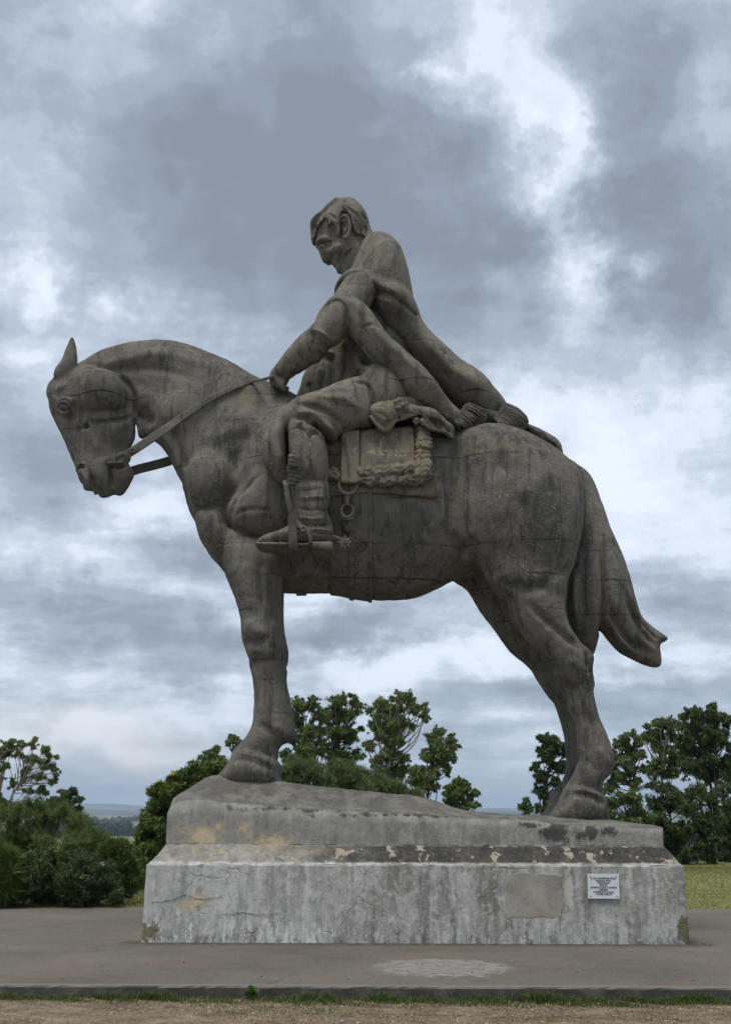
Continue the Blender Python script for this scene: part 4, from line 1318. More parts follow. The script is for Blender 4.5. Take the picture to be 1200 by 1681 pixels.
S.add([(516.5, 389), (519, 399), (524, 406), (530, 412), (537, 419), (541.5, 425), (542.5, 429), (543.5, 432.5), (546.5, 435.5), (549, 437), (551, 439.5), (553, 442.5), (558, 446), (564, 448), (570, 446), (578, 436), (586, 418), (590, 398), (575, 380), (540, 376), (522, 381)], YM, .285, k=.04, full=1.5,
      wpts=[(522, 392, .92), (533, 420, .66), (553, 441, .66), (560, 420, .92), (578, 420, 1.02), (578, 390, 1.08)])
S.add([(520.5, 404), (524, 414), (527, 422.5), (531, 430.5), (536, 431.5), (542, 429), (542, 421), (536, 410), (528, 400)], YM, .1, k=.015, full=.8)
for sg in (-1, 1):
    e = lambda u, v, o: (at(u, v, YM - o)[0], YM + sg * o, at(u, v, YM - o)[2])
    S.ball(e(539, 424, .085), (.05, .045, .036), k=.018, rot=R(-25))           # wings of the nose
    S.tube([e(521, 397, .09), e(526, 393, .165), e(534, 391, .222), e(541, 394, .25)], [.03, .036, .034, .02], k=.05)   # brow
    S.ball(e(529, 404, .175), (.055, .075, .052), k=.03, mode='cut')            # eye socket
    S.ball(e(530, 405, .15), (.04, .055, .032), k=.012)                          # lowered lid
    S.tube([e(536, 412, .135), e(545, 411, .20), e(556, 405, .26)], [.035, .045, .04], k=.09)       # cheek bone
    S.ball(e(551, 422, .26), (.06, .05, .045), k=.06, mode='cut')               # hollow of the cheek
    S.ball(e(566, 375, .335), (.055, .05, .14), k=.02, rot=R(10))               # ear
    S.tube([e(560, 364, .375), e(561.5, 357, .395), e(566, 354, .405), e(571, 358, .41), e(574, 366, .41), e(574, 376, .405), e(571.5, 385, .39), e(567.5, 390, .37), e(564, 388, .355)], [.018, .022, .025, .025, .024, .024, .026, .028, .02], k=.01)
    S.ball(e(565.5, 368, .40), (.026, .05, .07), k=.01, mode='cut', rot=R(10))
    S.tube([e(569, 366, .385), e(569.5, 374, .385), e(567, 381, .375)], [.012, .014, .014], k=.01)
S.tube([at(543, 429.5, YM - .10), at(545, 432, YM - .07), at(546, 433.5, YM)], [.018, .026, .028], k=.02)
S.tube([at(546, 432.5, YM - .12), at(548.5, 436, YM - .06), at(549, 437.5, YM)], [.014, .024, .028], k=.02)
S.ball(at(559, 443, YM), (.07, .12, .05), k=.05)
S.strokes([([(539, 417), (545, 424), (551, 431)], -0.029, 2.0), ([(543.5, 434), (549, 431.5), (553, 432)], -0.039, 1.4), ([(551, 438), (557, 437)], -0.019, 2), ([(564, 413), (571, 409), (580, 402)], 0.039, 1.8), ([(566, 417), (573, 413), (582, 406)], -0.065, 2.6), ([(568, 440), (577, 427), (584, 412)], -0.026, 4)], YM - .3)
headV, headQ = S.mesh('head', raw=True)
HEAD = S
rider = mesh_obj('rider', np.vstack([bodyV, headV]), np.vstack([bodyQ, headQ + len(bodyV)]), MAT['concrete_rider'], statue)
roughen(rider, .1, 3)
rider['label'] = 'bare-headed rider looking down, holding the reins'
print('rider', len(rider.data.polygons), round(time.time() - T0, 1))
# hair: a layer over the skull, a swept forelock, combed grooves
def layer(base, poly, Y, t, kk=.015, smooth=True):
    P = XZ(poly, Y)
    if smooth: P = catmull(P, 4)
    s = Sculpt((0, 0, 0), (1, 1, 1), 1)
    s.h = base.h; s.n = base.n; s.lo = base.lo; s.ax = base.ax
    GX, GZ = np.meshgrid(s.ax[0], s.ax[2], indexing='ij')
    d = np.sqrt(seg_dist2(GX, GZ, P, True))
    d = np.where(inside(GX, GZ, P), -d, d).astype(np.float32)[:, None, :]
    F = base.F - t
    hh = np.maximum(kk - np.abs(F - d), 0) / kk
    s.F = np.maximum(F, d) + hh * hh * kk * .25
    return s
S = layer(HEAD, [(505, 375), (512, 352), (530, 338), (550, 322), (575, 318), (600, 335), (615, 360), (616, 392), (603, 388), (593, 383.5), (584, 381), (578, 373), (576.5, 362), (570, 352), (561, 351), (558, 358), (559, 372), (558, 386), (553, 386), (550, 372), (545, 366), (539, 370), (538, 361), (531.5, 358.5), (523, 366), (519, 373), (514, 384)], YM - .3, .048)
S.add([(509, 373), (511, 367.5), (516, 362), (528, 354), (541, 342), (551, 334.5), (556, 334), (556, 342), (545, 352), (534, 358), (524, 365), (519, 373), (516.5, 382), (515, 388), (511, 382)], YM, .30, k=.06, full=2.2, wpts=[(513, 375, .8), (530, 352, 1.0), (555, 336, 1.0)])
hs = []
rnd = random.Random(5)
for i in range(30):
    u = 513 + i * 3.0
    v = 360 - min(i, 17) * 1.55 + max(0, i - 17) * 1.2 + rnd.uniform(-2, 2)
    hs.append(([(u, v), (u + 5 + rnd.uniform(-2, 3), v + 7), (u + 13 + rnd.uniform(-3, 5), v + 15)], rnd.choice((-.011, .010, -.009)), 1.9))
for i in range(14):
    u = 578 + rnd.uniform(-4, 24); v = 345 + rnd.uniform(0, 32)
    hs.append(([(u, v), (u + 2, v + 7), (u + 1, v + 14)], rnd.choice((-.010, .010)), 1.8))
S.strokes(hs, YM - .36)
S.mesh('hair', MAT['concrete_rider'], rider)
del HEAD
# poncho
S = Sculpt(*bounds(512, 860, 382, 706, YM - 1.35, YM + 1.2, .02), .0195)
S.add([(575, 447), (583, 425), (592, 403), (600, 392), (609, 388), (621, 387), (635, 391), (649, 401), (659, 415), (666, 435), (672, 457), (676, 480), (681, 505), (690, 540), (660, 570), (610, 540), (580, 500), (571, 466)], YM, .84, k=0, full=1.25,
      wpts=[(590, 410, .7), (620, 395, .8), (640, 440, 1.0), (600, 500, 1.05), (670, 520, 1.0)])
S.add([(549, 487), (552, 479), (560, 470), (572, 464), (595, 462), (622, 474), (650, 488), (679, 500), (695, 532), (714, 554), (740, 576), (760, 595), (788, 616), (812, 640), (832, 664), (826, 684), (800, 696),
       (770, 684), (735, 658), (700, 628), (665, 598), (640, 572), (622, 544), (604, 516), (578, 497), (555, 492)], YM - .1, .95, k=.05, full=1.3,
      ypts=[(560, 480, YM - .25), (620, 510, YM - .15), (700, 570, YM + .14), (820, 665, YM - .05)],
      wpts=[(560, 480, 1.08), (610, 500, 1.0), (680, 560, .84), (760, 640, .72), (825, 672, .55)])
S.add([(517, 527), (523, 509), (536, 495), (550, 488), (570, 487), (592, 497), (610, 514), (624, 534), (638, 554), (669, 579), (700, 606), (730, 641), (758, 664), (772, 670), (764, 690), (745, 692), (739, 685), (718, 677), (688, 662),
       (664, 644), (640, 617), (610, 593), (592, 571), (576, 551), (563, 531), (555, 510), (540, 512), (528, 524)], YM - .9, .27, k=.02, full=1.1,
      ypts=[(520, 515, YM - .82), (560, 500, YM - .95), (620, 560, YM - .93), (680, 620, YM - .85), (765, 680, YM - .6)],
      wpts=[(520, 515, 1.0), (600, 530, 1.1), (700, 640, 1.0), (765, 680, .8)])
S.add([(630, 530), (690, 560), (760, 610), (828, 668), (800, 694), (740, 694), (680, 670), (630, 630)], YM + .16, .40, k=.03, full=1.2, wpts=[(650, 580, 1.0), (740, 650, .9), (815, 680, .6)])
S.strokes([([(568, 469), (585, 463), (604, 466), (628, 481), (650, 494), (672, 502), (682, 505)], -.075, 3.4)], YM - .85, taper=False)
S.strokes([([(575, 470), (600, 466), (640, 492), (676, 502)], -0.039, 4), ([(600, 420), (596, 450), (604, 480)], -0.016, 7), ([(640, 410), (655, 460), (660, 495)], 0.016, 10), ([(590, 552), (612, 548), (636, 556)], -0.018, 2.5),
           ([(560, 500), (590, 515), (608, 545), (640, 580), (690, 620), (740, 655)], 0.039, 8), ([(695, 545), (735, 585), (795, 635)], 0.039, 9), ([(545, 503), (560, 508), (572, 530)], -0.039, 4)], YM - .9)
poncho = S.mesh('poncho', MAT['concrete_rider'], rider)
roughen(poncho, .17, 4)
del S
print('poncho', round(time.time() - T0, 1))
# boots
for sg in (-1, 1):
    yb = YM + sg * 1.16
    Yn = YM - 1.16
    lo, hi = bounds(418, 552, 780, 918, Yn - .4, Yn + .4, .02)
    if sg > 0:
        lo = (lo[0], 2 * YM - Yn - .42, lo[2]); hi = (hi[0], 2 * YM - Yn + .42, hi[2])
    S = Sculpt(lo, hi, .0135 if sg < 0 else .025)
    # wrinkled shaft
    S.add([(477, 790), (500, 785), (536, 788), (540, 806), (541, 822), (538, 840), (544, 856), (545, 872), (520, 880), (490, 872), (484, 850), (481, 825)], yb, .30, Yp=Yn, k=0, full=1.2)
    # foot
    S.add([(422.5, 895), (424, 887), (430, 881), (438, 877.5), (457, 872), (473, 864), (484, 856), (505, 856), (530, 860), (545, 866), (547, 880), (547, 896), (500, 897), (460, 897)], yb, .27, Yp=Yn, k=.03, full=2.2, wpts=[(428, 890, .8), (455, 885, 1.05), (490, 880, .88), (540, 880, .95)])
    # sole and heel
    S.add([(421.5, 899), (423, 894.5), (450, 895), (480, 895), (508, 896), (513, 900), (505, 903), (475, 905), (445, 904), (428, 902)], yb, .33, Yp=Yn, k=0, full=5, wpts=[(428, 899, .8), (455, 899, 1.05), (500, 899, .8)])
    S.add([(511, 893), (530, 893), (548, 893), (548, 911), (530, 910), (512, 907)], yb, .28, Yp=Yn, k=0, full=5, smooth=False)
    if sg < 0:
        st = [([(486, 812), (505, 818), (534, 812)], .02, 3), ([(488, 832), (510, 838), (536, 832)], -.02, 3), ([(486, 846), (512, 852), (540, 848)], .025, 3), ([(488, 856), (512, 862), (543, 858)], -.03, 2.2), ([(480, 800), (500, 806), (530, 802)], -.02, 3), ([(505, 866), (530, 868), (547, 870)], .02, 2), ([(505, 872), (530, 875), (547, 876)], -.015, 1.6), ([(440, 890), (480, 889), (505, 889)], -.012, 1.6)]
        S.strokes(st, Yn - .28)
    S.mesh('boot', MAT['concrete_rider'], rider)

# ------------------------------------------------------------------ saddle, straps and other gear on the horse
from mathutils.bvhtree import BVHTree
def bvh_of(objs):
    V = []; F = []
    for o in objs:
        n0 = len(V)
        mw = Matrix.Identity(4)
        p = o
        while p is not None:
            mw = p.matrix_basis @ mw
            p = p.parent
        V += [mw @ v.co for v in o.data.vertices]
        F += [tuple(n0 + i for i in f.vertices) for f in o.data.polygons]
    return BVHTree.FromPolygons(V, F)
tree_horse = bvh_of([horse])
tree_rider = bvh_of([rider])
tree_boot = bvh_of([o for o in rider.children if o.name.startswith('boot')])
CAM = Vector((0, 0, EYE))
def hit(u, v, tree, off=0.0, dflt=YM - .95):
    """place on a surface of the statue that a photograph pixel shows, lifted off by some metres"""
    d = (Vector(at(u, v, 18)) - CAM).normalized()
    p, nrm, i, dist = tree.ray_cast(CAM, d)
    if p is None: return Vector(at(u, v, dflt))
    return p + nrm * off

def shell(name, poly, Y, t, parent, base=HS, kk=.015, smooth=True, yrange=None, st=None, mt='concrete'):
    """a layer of thickness t laid over the horse inside an outline"""
    P = XZ(poly, Y)
    if smooth: P = catmull(P, 4)
    mn, mx = P.min(0) - .08, P.max(0) + .08
    y0, y1 = yrange or (base.lo[1], base.lo[1] + base.n[1] * base.h)
    a, b = base._box((mn[0], y0, mn[1]), (mx[0], y1, mx[1]))
    s = Sculpt((0, 0, 0), (1, 1, 1), 1)
    s.h = base.h; s.n = b - a; s.lo = base.lo + a * base.h
    s.ax = [base.ax[i][a[i]:b[i]] for i in range(3)]
    F = base.F[a[0]:b[0], a[1]:b[1], a[2]:b[2]] - t
    GX, GZ = np.meshgrid(s.ax[0], s.ax[2], indexing='ij')
    d = np.sqrt(seg_dist2(GX, GZ, P, True))
    d = np.where(inside(GX, GZ, P), -d, d).astype(np.float32)[:, None, :]
    hh = np.maximum(kk - np.abs(F - d), 0) / kk
    s.F = np.maximum(F, d) + hh * hh * kk * .25
    if yrange:
        yy = s.ax[1][None, :, None]
        s.F = np.maximum(s.F, np.maximum(y0 + .03 - yy, yy - y1 + .03))
    if st: s.strokes(st, Y)
    return s.mesh(name, MAT[mt], parent)

YS = YM - .98
saddle = shell('saddle_cloth', [(538, 690), (600, 690), (690, 694), (703, 702), (709, 740), (716, 780), (719, 808), (712, 816), (670, 813), (607, 809), (560, 812), (536, 812), (532, 750)], YS, .06, horse, mt='concrete_saddle')
cinch = shell('girth', [(541, 800), (575, 800), (607, 804), (609, 840), (609, 900), (609, 1010), (575, 1010), (541, 1010), (540, 900)], YS, .028, horse)
shell('girth_strap', [(570, 805), (582, 805), (582, 880), (580, 960), (580, 1010), (571, 1010), (571, 960), (570, 880)], YS, .05, horse)
shell('girth_edge', [(604, 806), (610, 806), (611, 900), (611, 1010), (605, 1010), (605, 900)], YS, .045, horse)
shell('rear_girth', [(480, 955), (505, 958), (541, 962), (545, 992), (500, 990), (480, 986)], YS, .03, horse)
YS2 = YM - 1.12
flap = shell('saddle_flap', [(592, 702), (620, 694), (650, 692), (679, 688), (681, 700), (681, 750), (680.5, 765), (640, 769), (590, 777), (589, 740)], YS2, .15, horse, smooth=False, mt='concrete_saddle', st=[([(595, 765), (640, 760), (676, 757)], -.008, 2)])
shell('stirrup_leather', [(561, 702), (590, 700), (590, 740), (590, 792), (575, 794), (559, 792), (560, 740)], YS2, .185, horse, smooth=False, mt='concrete_saddle')
# fleece: twisted locks along the rear and lower edge of the saddle
rf = random.Random(12)
S = Sculpt(*bounds(536, 720, 680, 815, YM - 1.42, YM - .75, .02), .0125)
def lock(u, v, du, dv, r, off=.10, k=.004):
    pts = []
    for t in (0, .33, .66, 1):
        p = hit(u + du * t + rf.uniform(-1.2, 1.2), v + dv * t + rf.uniform(-1.2, 1.2), tree_horse, off + .03 * math.sin(t * 3.14))
        pts.append(p)
    S.tube(pts, [r * .7, r, r, r * .55], k=k)
for i in range(11):
    v = 692 + i * 8.2
    lock(684 + rf.uniform(-1, 1), v, 9 + rf.uniform(-2, 3), 7 + rf.uniform(-3, 5), .072, .12)
    lock(693 + rf.uniform(-2, 2), v + 3, 8, rf.choice((-6, 6)), .06, .11)
for i in range(13):
    u = 590 + i * 7.6
    lock(u, 777 - i * .5 + rf.uniform(-2, 2), 7 + rf.uniform(-4, 4), 9 + rf.uniform(-3, 3), .078, .12)
    lock(u + 3, 790 + rf.uniform(-2, 3), 8 * rf.choice((-1, 1)), 5, .070, .11)
for i in range(12):
    a = rf.uniform(-.4, 1.9)
    lock(684, 774, 20 * math.sin(a), 24 * math.cos(a), .066, .14)
for i in range(6):
    lock(538 + i * 3.6, 777 + rf.uniform(-2, 2), 3, 12, .06, .11)
gx_, gy_, gz_ = np.meshgrid(*S.ax, indexing='ij')
S.F += (.006 * np.sin(gx_ * 61 + gz_ * 43 + 3 * np.sin(gy_ * 40 + gx_ * 17)) + .005 * np.sin(gz_ * 88 - gx_ * 37 + 2 * np.sin(gx_ * 29))).astype(np.float32)
fleece = S.mesh('fleece', MAT['concrete_saddle'], horse)
fleece['label'] = 'curly fleece edge of the saddle'
# sheepskin thrown over the seat: a pale hide with curled edges behind the thigh
S = Sculpt(*bounds(600, 750, 650, 725, YM - 1.35, YM + .4, .02), .0125)
S.add([(640, 655), (700, 664), (745, 690), (742, 706), (700, 690), (640, 690)], YM - .45, .5, k=0, full=1.2)
S.add([(607, 684), (610, 668), (640, 660), (681, 664), (702, 672), (692, 680), (681, 681), (662, 687), (649, 692), (641, 704), (630, 708), (619, 697)], YM - .96, .17, k=.04, full=2.6, ypts=[(610, 680, YM - 1.02), (700, 674, YM - .9)])
S.add([(686, 674), (700, 673), (716, 678), (733, 690), (746, 700), (743, 719), (729, 709), (714, 706), (702, 701), (693, 690)], YM - .84, .14, k=.03, full=2.2, ypts=[(690, 680, YM - .96), (745, 715, YM - .76)])
S.tube([at(u, v, YM - 1.10 + (u - 608) / 75 * .12) for u, v in ((608, 684), (619, 697), (630, 706), (640, 702), (648, 691), (664, 686), (681, 680), (694, 677))], [.02, .03, .034, .034, .03, .028, .028, .02], k=.02)
S.tube([at(u, v, YM - 1.0 + (u - 690) / 55 * .18) for u, v in ((692, 690), (702, 700), (714, 705), (729, 708), (743, 718))], [.025, .035, .035, .032, .018], k=.02)
S.ball(at(718, 693, YM - .98), (.13, .12, .035), k=.02, mode='cut', rot=R(-25))
S.ball(at(638, 693, YM - 1.14), (.05, .07, .03), k=.02, mode='cut', rot=R(20))
S.strokes([([(616, 678), (630, 684), (640, 692)], -.02, 2.5), ([(645, 668), (655, 680), (652, 690)], -.02, 2.5), ([(660, 668), (676, 674)], .015, 4), ([(698, 682), (712, 690), (730, 700)], -.02, 2.4), ([(722, 684), (738, 700)], -.02, 2.2)], YM - 1.1)
skin = S.mesh('sheepskin', MAT['concrete_saddle'], horse)
# round knot of the skin behind the hip
S = Sculpt(*bounds(636, 680, 650, 685, YM - 1.3, YM - .7, .02), .0115)
S.ball(at(655, 667, YM - 1.02), (.14, .13, .115), k=0)
for i in range(16):
    a = rf.uniform(0, 6.28); b = rf.uniform(-.6, 1.1)
    S.ball((at(655, 667, YM - 1.02)[0] + .12 * math.cos(a) * math.cos(b), YM - 1.02 - .11 * math.sin(b + .4), at(655, 667, YM - 1.02)[2] + .1 * math.sin(a) * math.cos(b)), (.035, .035, .028), k=.012)
S.tube([at(664, 664, YM - 1.0), at(672, 672, YM - .98), at(676, 680, YM - .98)], [.05, .05, .04], k=.02)
S.mesh('knot', MAT['concrete'], horse)
# fringed ends of the poncho lying on the croup
def fringe(name, root_path, tip_path, r, n, seed, bounds_, depth_fn):
    global S
    rr = random.Random(seed)
    S = Sculpt(*bounds_, .0095)
    A = catmull(np.array(root_path, float), 8, False); B = catmull(np.array(tip_path, float), 8, False)
    for layer in range(2):
        for i in range(n):
            t = (i + .5) / n
            a = A[int(t * (len(A) - 1))]; b = B[int(t * (len(B) - 1))]
            ya = depth_fn(*a) + layer * .07; yb = depth_fn(*b) + layer * .07
            m = (a + b) / 2 + np.array((rr.uniform(-1.5, 1.5), rr.uniform(-2.5, .5)))
            S.tube([at(a[0], a[1], ya), at(m[0], m[1], min(ya, yb) - .03), at(b[0] + rr.uniform(-1.5, 1.5), b[1] + rr.uniform(-1, 1.5), yb)], [r, r * 1.05, r * .6], k=0)
    S.strokes([([tuple(A[int(q * (len(A) - 1))]), tuple((A[int(q * (len(A) - 1))] + B[int(q * (len(B) - 1))]) / 2), tuple(B[int(q * (len(B) - 1))])], -.02, 1.05) for q in np.linspace(.05, .95, 10)], depth_fn(*A[0]), taper=False)
    return S.mesh(name, MAT['concrete'], poncho)
dn = lambda u, v: YM - .72 + (u - 745) / 40 * .06
fringe('fringe', [(770, 664), (764, 668), (758, 676), (752, 684), (746, 690)], [(794, 673), (796, 686), (789, 697), (773, 703), (748, 704)], .031, 11, 1, bounds(738, 800, 655, 710, YM - 1.0, YM - .4), dn)
df = lambda u, v: YM - .42
fringe('fringe', [(831, 664), (827, 668), (822, 675), (817, 682), (812, 688)], [(862, 682), (866, 694), (861, 703), (847, 708), (824, 708)], .032, 11, 2, bounds(806, 872, 655, 714, YM - .75, YM - .1), df)
# between the two ends and beyond: the poncho's far corner folded over the croup
S = Sculpt(*bounds(740, 932, 655, 760, YM - .6, YM + .5, .02), .0135)
S.add([(775, 672), (800, 676), (830, 684), (856, 694), (880, 704), (900, 713), (915, 722), (922, 734), (919, 744), (928, 755), (915, 752), (895, 740), (870, 722), (845, 710), (800, 704), (770, 700)], YM - .08, .3, k=0, full=1.0,
      wpts=[(780, 690, 1.3), (860, 705, 1.0), (920, 745, .5)])
for i in range(7):
    S.tube([at(884 + i * 3, 706 + i * 2.0, YM - .22 + i * .05), at(904 + i * 2.2, 722 + i * 2, YM - .26 + i * .05), at(914 + i * 1.6, 732 + i * 3.4, YM - .2 + i * .05)], [.03, .036, .02], k=.01)
S.strokes([([(850, 698), (880, 712), (905, 730)], -.03, 2.4), ([(890, 712), (900, 726)], -.03, 2), ([(906, 720), (914, 736)], -.03, 1.8)], YM - .3)
S.mesh('folded_corner', MAT['concrete'], poncho)

# rings and buckles of the girth
def ring_mesh(name, c, R0, r, nrm=(0, -1, 0.05), parent=horse, sx=1.0, sz=1.0, seg=28, rs_=8):
    nrm = Vector(nrm).normalized()
    e1 = Vector((1, 0, 0)); e2 = nrm.cross(e1).normalized(); e1 = e2.cross(nrm)
    V = []; F = []
    for i in range(seg):
        a = 2 * math.pi * i / seg
        rad = e1 * math.cos(a) * sx + e2 * math.sin(a) * sz
        for j in range(rs_):
            b = 2 * math.pi * j / rs_
            V.append(tuple(Vector(c) + rad * (R0 + r * math.cos(b)) + nrm * r * math.sin(b)))
    for i in range(seg):
        for j in range(rs_):
            F.append((i * rs_ + j, ((i + 1) % seg) * rs_ + j, ((i + 1) % seg) * rs_ + (j + 1) % rs_, i * rs_ + (j + 1) % rs_))
    return mesh_obj(name, V, F, MAT['concrete'], parent)
d1 = hit(574, 801, tree_horse, .13)
ring_mesh('ring', d1, .125, .026, sz=.95)
d2 = hit(571, 839, tree_horse, .10)
ring_mesh('ring', d2, .083, .024, sz=1.1)
def strap(name, pts, w, t, parent=horse, face=(0, -1, 0), taper=None, curl=None):
    """flat band through world points, its width across the run"""
    P = catmull(np.array([tuple(p) for p in pts]), 5, False)
    n = len(P)
    V = []; F = []
    for i in range(n):
        a = Vector(P[max(0, i - 1)]); b = Vector(P[min(n - 1, i + 1)])
        tn = (b - a).normalized()
        fn = Vector(face if not callable(face) else face(i / (n - 1)))
        sd_ = tn.cross(fn).normalized(); fn = sd_.cross(tn).normalized()
        f = i / (n - 1)
        ww = w * (taper(f) if taper else 1) / 2
        c = Vector(P[i])
        q = t * .35
        for (x, y) in ((-ww, -t / 2 + q), (-ww + q, -t / 2), (ww - q, -t / 2), (ww, -t / 2 + q), (ww, t / 2 - q), (ww - q, t / 2), (-ww + q, t / 2), (-ww, t / 2 - q)):
            V.append(tuple(c + sd_ * x + fn * y))
    for i in range(n - 1):
        for j in range(8):
            F.append((i * 8 + j, i * 8 + (j + 1) % 8, (i + 1) * 8 + (j + 1) % 8, (i + 1) * 8 + j))
    F += [tuple(range(7, -1, -1)), tuple(range((n - 1) * 8, n * 8))]
    return mesh_obj(name, V, F, MAT['concrete'], parent, False)
strap('ring_link', [hit(573, 814, tree_horse, .11), hit(572, 822, tree_horse, .12), hit(572, 830, tree_horse, .11)], .085, .05, taper=lambda f: 1.1 - .5 * f)
strap('strap_end', [hit(571, 846, tree_horse, .09), hit(572, 858, tree_horse, .085), hit(572.5, 871, tree_horse, .08)], .12, .045, taper=lambda f: 1.0 if f < .75 else 1.0 - (f - .75) * 1.6)
strap('keeper', [hit(562, 850, tree_horse, .1), hit(571, 852, tree_horse, .12), hit(581, 850, tree_horse, .1)], .05, .045)

# reins and bit
def rein_pt(u, v, y=None, off=.035):
    if y is not None: return Vector(at(u, v, y))
    return hit(u, v, tree_horse, off)
npts = [rein_pt(201, 751, YM - .40), rein_pt(222, 738, YM - .47), rein_pt(246, 722, YM - .50), rein_pt(272, 705, YM - .52), rein_pt(296, 690, off=.06), rein_pt(320, 674, off=.045), rein_pt(350, 656, off=.04), rein_pt(385, 639, off=.04), rein_pt(415, 629, off=.04), rein_pt(436, 622, off=.05), rein_pt(450, 616, YM - .42)]
strap('rein', npts, .125, .035, taper=lambda f: 1.0 if f < .3 else 1.0 - .62 * min(1, (f - .3) / .55))
fpts = [rein_pt(212, 775, YM + .30), rein_pt(232, 769, YM + .36), rein_pt(256, 763, YM + .42), rein_pt(285, 754, YM + .46), rein_pt(320, 735, YM + .5), rein_pt(380, 690, YM + .55), rein_pt(440, 640, YM + .42)]
strap('rein', fpts, .15, .035, face=(0, -1, .1))
strap('bit', [hit(178, 757, tree_horse, .03), hit(186, 760, tree_horse, .05), hit(196, 761, tree_horse, .06), Vector(at(207, 758, YM - .38))], .05, .05)
strap('bit_loop', [Vector(at(190, 756, YM - .36)), Vector(at(196, 747, YM - .42)), Vector(at(205, 745, YM - .44)), Vector(at(212, 752, YM - .42)), Vector(at(207, 761, YM - .38))], .06, .045)
bz = rein_pt(219, 740, YM - .50)
ring_mesh('rein_rivet', bz, .028, .02)

# stirrup with its leather, drawn over the near boot
yb = YM - 1.16
strap('stirrup_strap', [at(468, 790, yb - .27), at(470, 800, yb - .32), at(474, 822, yb - .33), at(478, 840, yb - .32), at(480, 850, yb - .32)], .075, .04, rider, taper=lambda f: .8 + .35 * f)
strap('stirrup', [at(480, 846, yb - .345), at(480, 862, yb - .335), at(480.5, 880, yb - .325), at(481, 897, yb - .325), at(482, 905, yb - .26), at(482, 906.5, yb), at(482, 904, yb + .26)], .115, .055, rider, face=lambda f: (0, -1, 0) if f < .55 else (0, -.15, -1))
strap('spur_strap', [at(487, 862, yb - .245), at(496, 867, yb - .265), at(504, 873, yb - .265), at(509, 882, yb - .255), at(510, 891, yb - .235)], .06, .03, rider)
ring_mesh('buckle', at(498, 868, yb - .285), .032, .014, parent=rider)
# spur: heel band, shank, rowel
strap('spur_shank', [at(545, 882, yb - .16), at(552, 883, yb - .12), at(558, 885, yb - .12), at(565, 889, yb - .12)], .055, .05, rider, taper=lambda f: 1.1 - .4 * f)
rc = Vector(at(566.5, 890, yb - .14))
V = []; F = []
nt_ = 8
for s_, yy in ((0, -.022), (1, .022)):
    for i in range(nt_ * 2):
        a = math.pi * i / nt_
        rr_ = .098 if i % 2 == 0 else .062
        V.append((rc.x + rr_ * math.cos(a), rc.y + yy, rc.z + rr_ * math.sin(a)))
m_ = nt_ * 2
F.append(tuple(range(m_))); F.append(tuple(range(2 * m_ - 1, m_ - 1, -1)))
for i in range(m_):
    F.append((i, i + m_, (i + 1) % m_ + m_, (i + 1) % m_))
mesh_obj('spur_rowel', V, F, MAT['concrete'], rider, False)
ring_mesh('spur_hub', rc + Vector((0, -.025, 0)), .022, .014, parent=rider)
# braided trim on the trouser leg and the boot's tassel
S = Sculpt(*bounds(466, 502, 744, 802, YM - 1.65, YM - 1.2, .02), .0105)
for i in range(8):
    v = 752 + i * 6
    c0_ = 474 + (i > 4) * 2
    S.tube([hit(c0_ - 1, v, tree_rider, .0, YM - 1.4), hit(c0_ + 6, v - 2.5, tree_rider, .03, YM - 1.42), hit(c0_ + 14 + i * .6, v + 1, tree_rider, .01, YM - 1.42)], [.028, .036, .024], k=.01)
S.mesh('braid_trim', MAT['concrete'], rider)
S = Sculpt(*bounds(505, 545, 748, 845, YM - 1.6, YM - 1.2, .02), .0105)
S.tube([hit(513, 752, tree_rider, .005, YM - 1.4), hit(516, 772, tree_rider, .01, YM - 1.42), hit(523, 795, tree_rider, .02, YM - 1.42), hit(526, 812, tree_boot, .03, YM - 1.42)], [.014, .016, .018, .02], k=.01)
S.ball(hit(525, 816, tree_boot, .035, YM - 1.42), (.042, .042, .04), k=.01)
for i in range(6):
    S.tube([hit(525 + i * .6, 818, tree_boot, .03, YM - 1.42), hit(524 + i * 1.8, 828, tree_boot, .035, YM - 1.42), hit(524 + i * 2.2, 838, tree_boot, .015, YM - 1.42)], [.014, .018, .01], k=.006)
S.mesh('boot_tassel', MAT['concrete'], rider)
del S
print('gear', round(time.time() - T0, 1))

# ------------------------------------------------------------------ plaque with its lettering
plm = plain('plaque_enamel', (.66, .68, .69), .35, .04, 3)
ltm = plain('letter_paint', (.02, .02, .022), .6, .1, 20)
scm = plain('screw_metal', (.12, .12, .12), .5, .2, 20)
c0 = [at(u, v, YP - .005) for u, v in ((963.5, 1434.2), (1015.3, 1434.6), (1016.8, 1476.5), (965, 1475.2))]
pc = Vector(at(990, 1455, YP))
plaque = empty('plaque', pc)
tag(plaque, 'small white rectangular plaque with black lettering on the plinth', 'plaque')
ex = (Vector(c0[1]) - Vector(c0[0])).normalized()
ez = (Vector(c0[0]) - Vector(c0[3])).normalized()
W_, H_ = (Vector(c0[1]) - Vector(c0[0])).length, (Vector(c0[0]) - Vector(c0[3])).length
rotz = math.atan2(ex.z, ex.x)
bm = bmesh.new()
bmesh.ops.create_cube(bm, size=1)
for v in bm.verts: v.co = Vector((v.co.x * W_, v.co.y * .022, v.co.z * H_))
bmesh.ops.bevel(bm, geom=bm.edges[:], offset=.004, segments=2, affect='EDGES')
me = bpy.data.meshes.new('plate'); bm.to_mesh(me); bm.free(); me.materials.append(plm)
plate = bpy.data.objects.new('plate', me); col.objects.link(plate); plate.parent = plaque
plaque.rotation_euler = (0, -rotz, 0)
pz = -.005
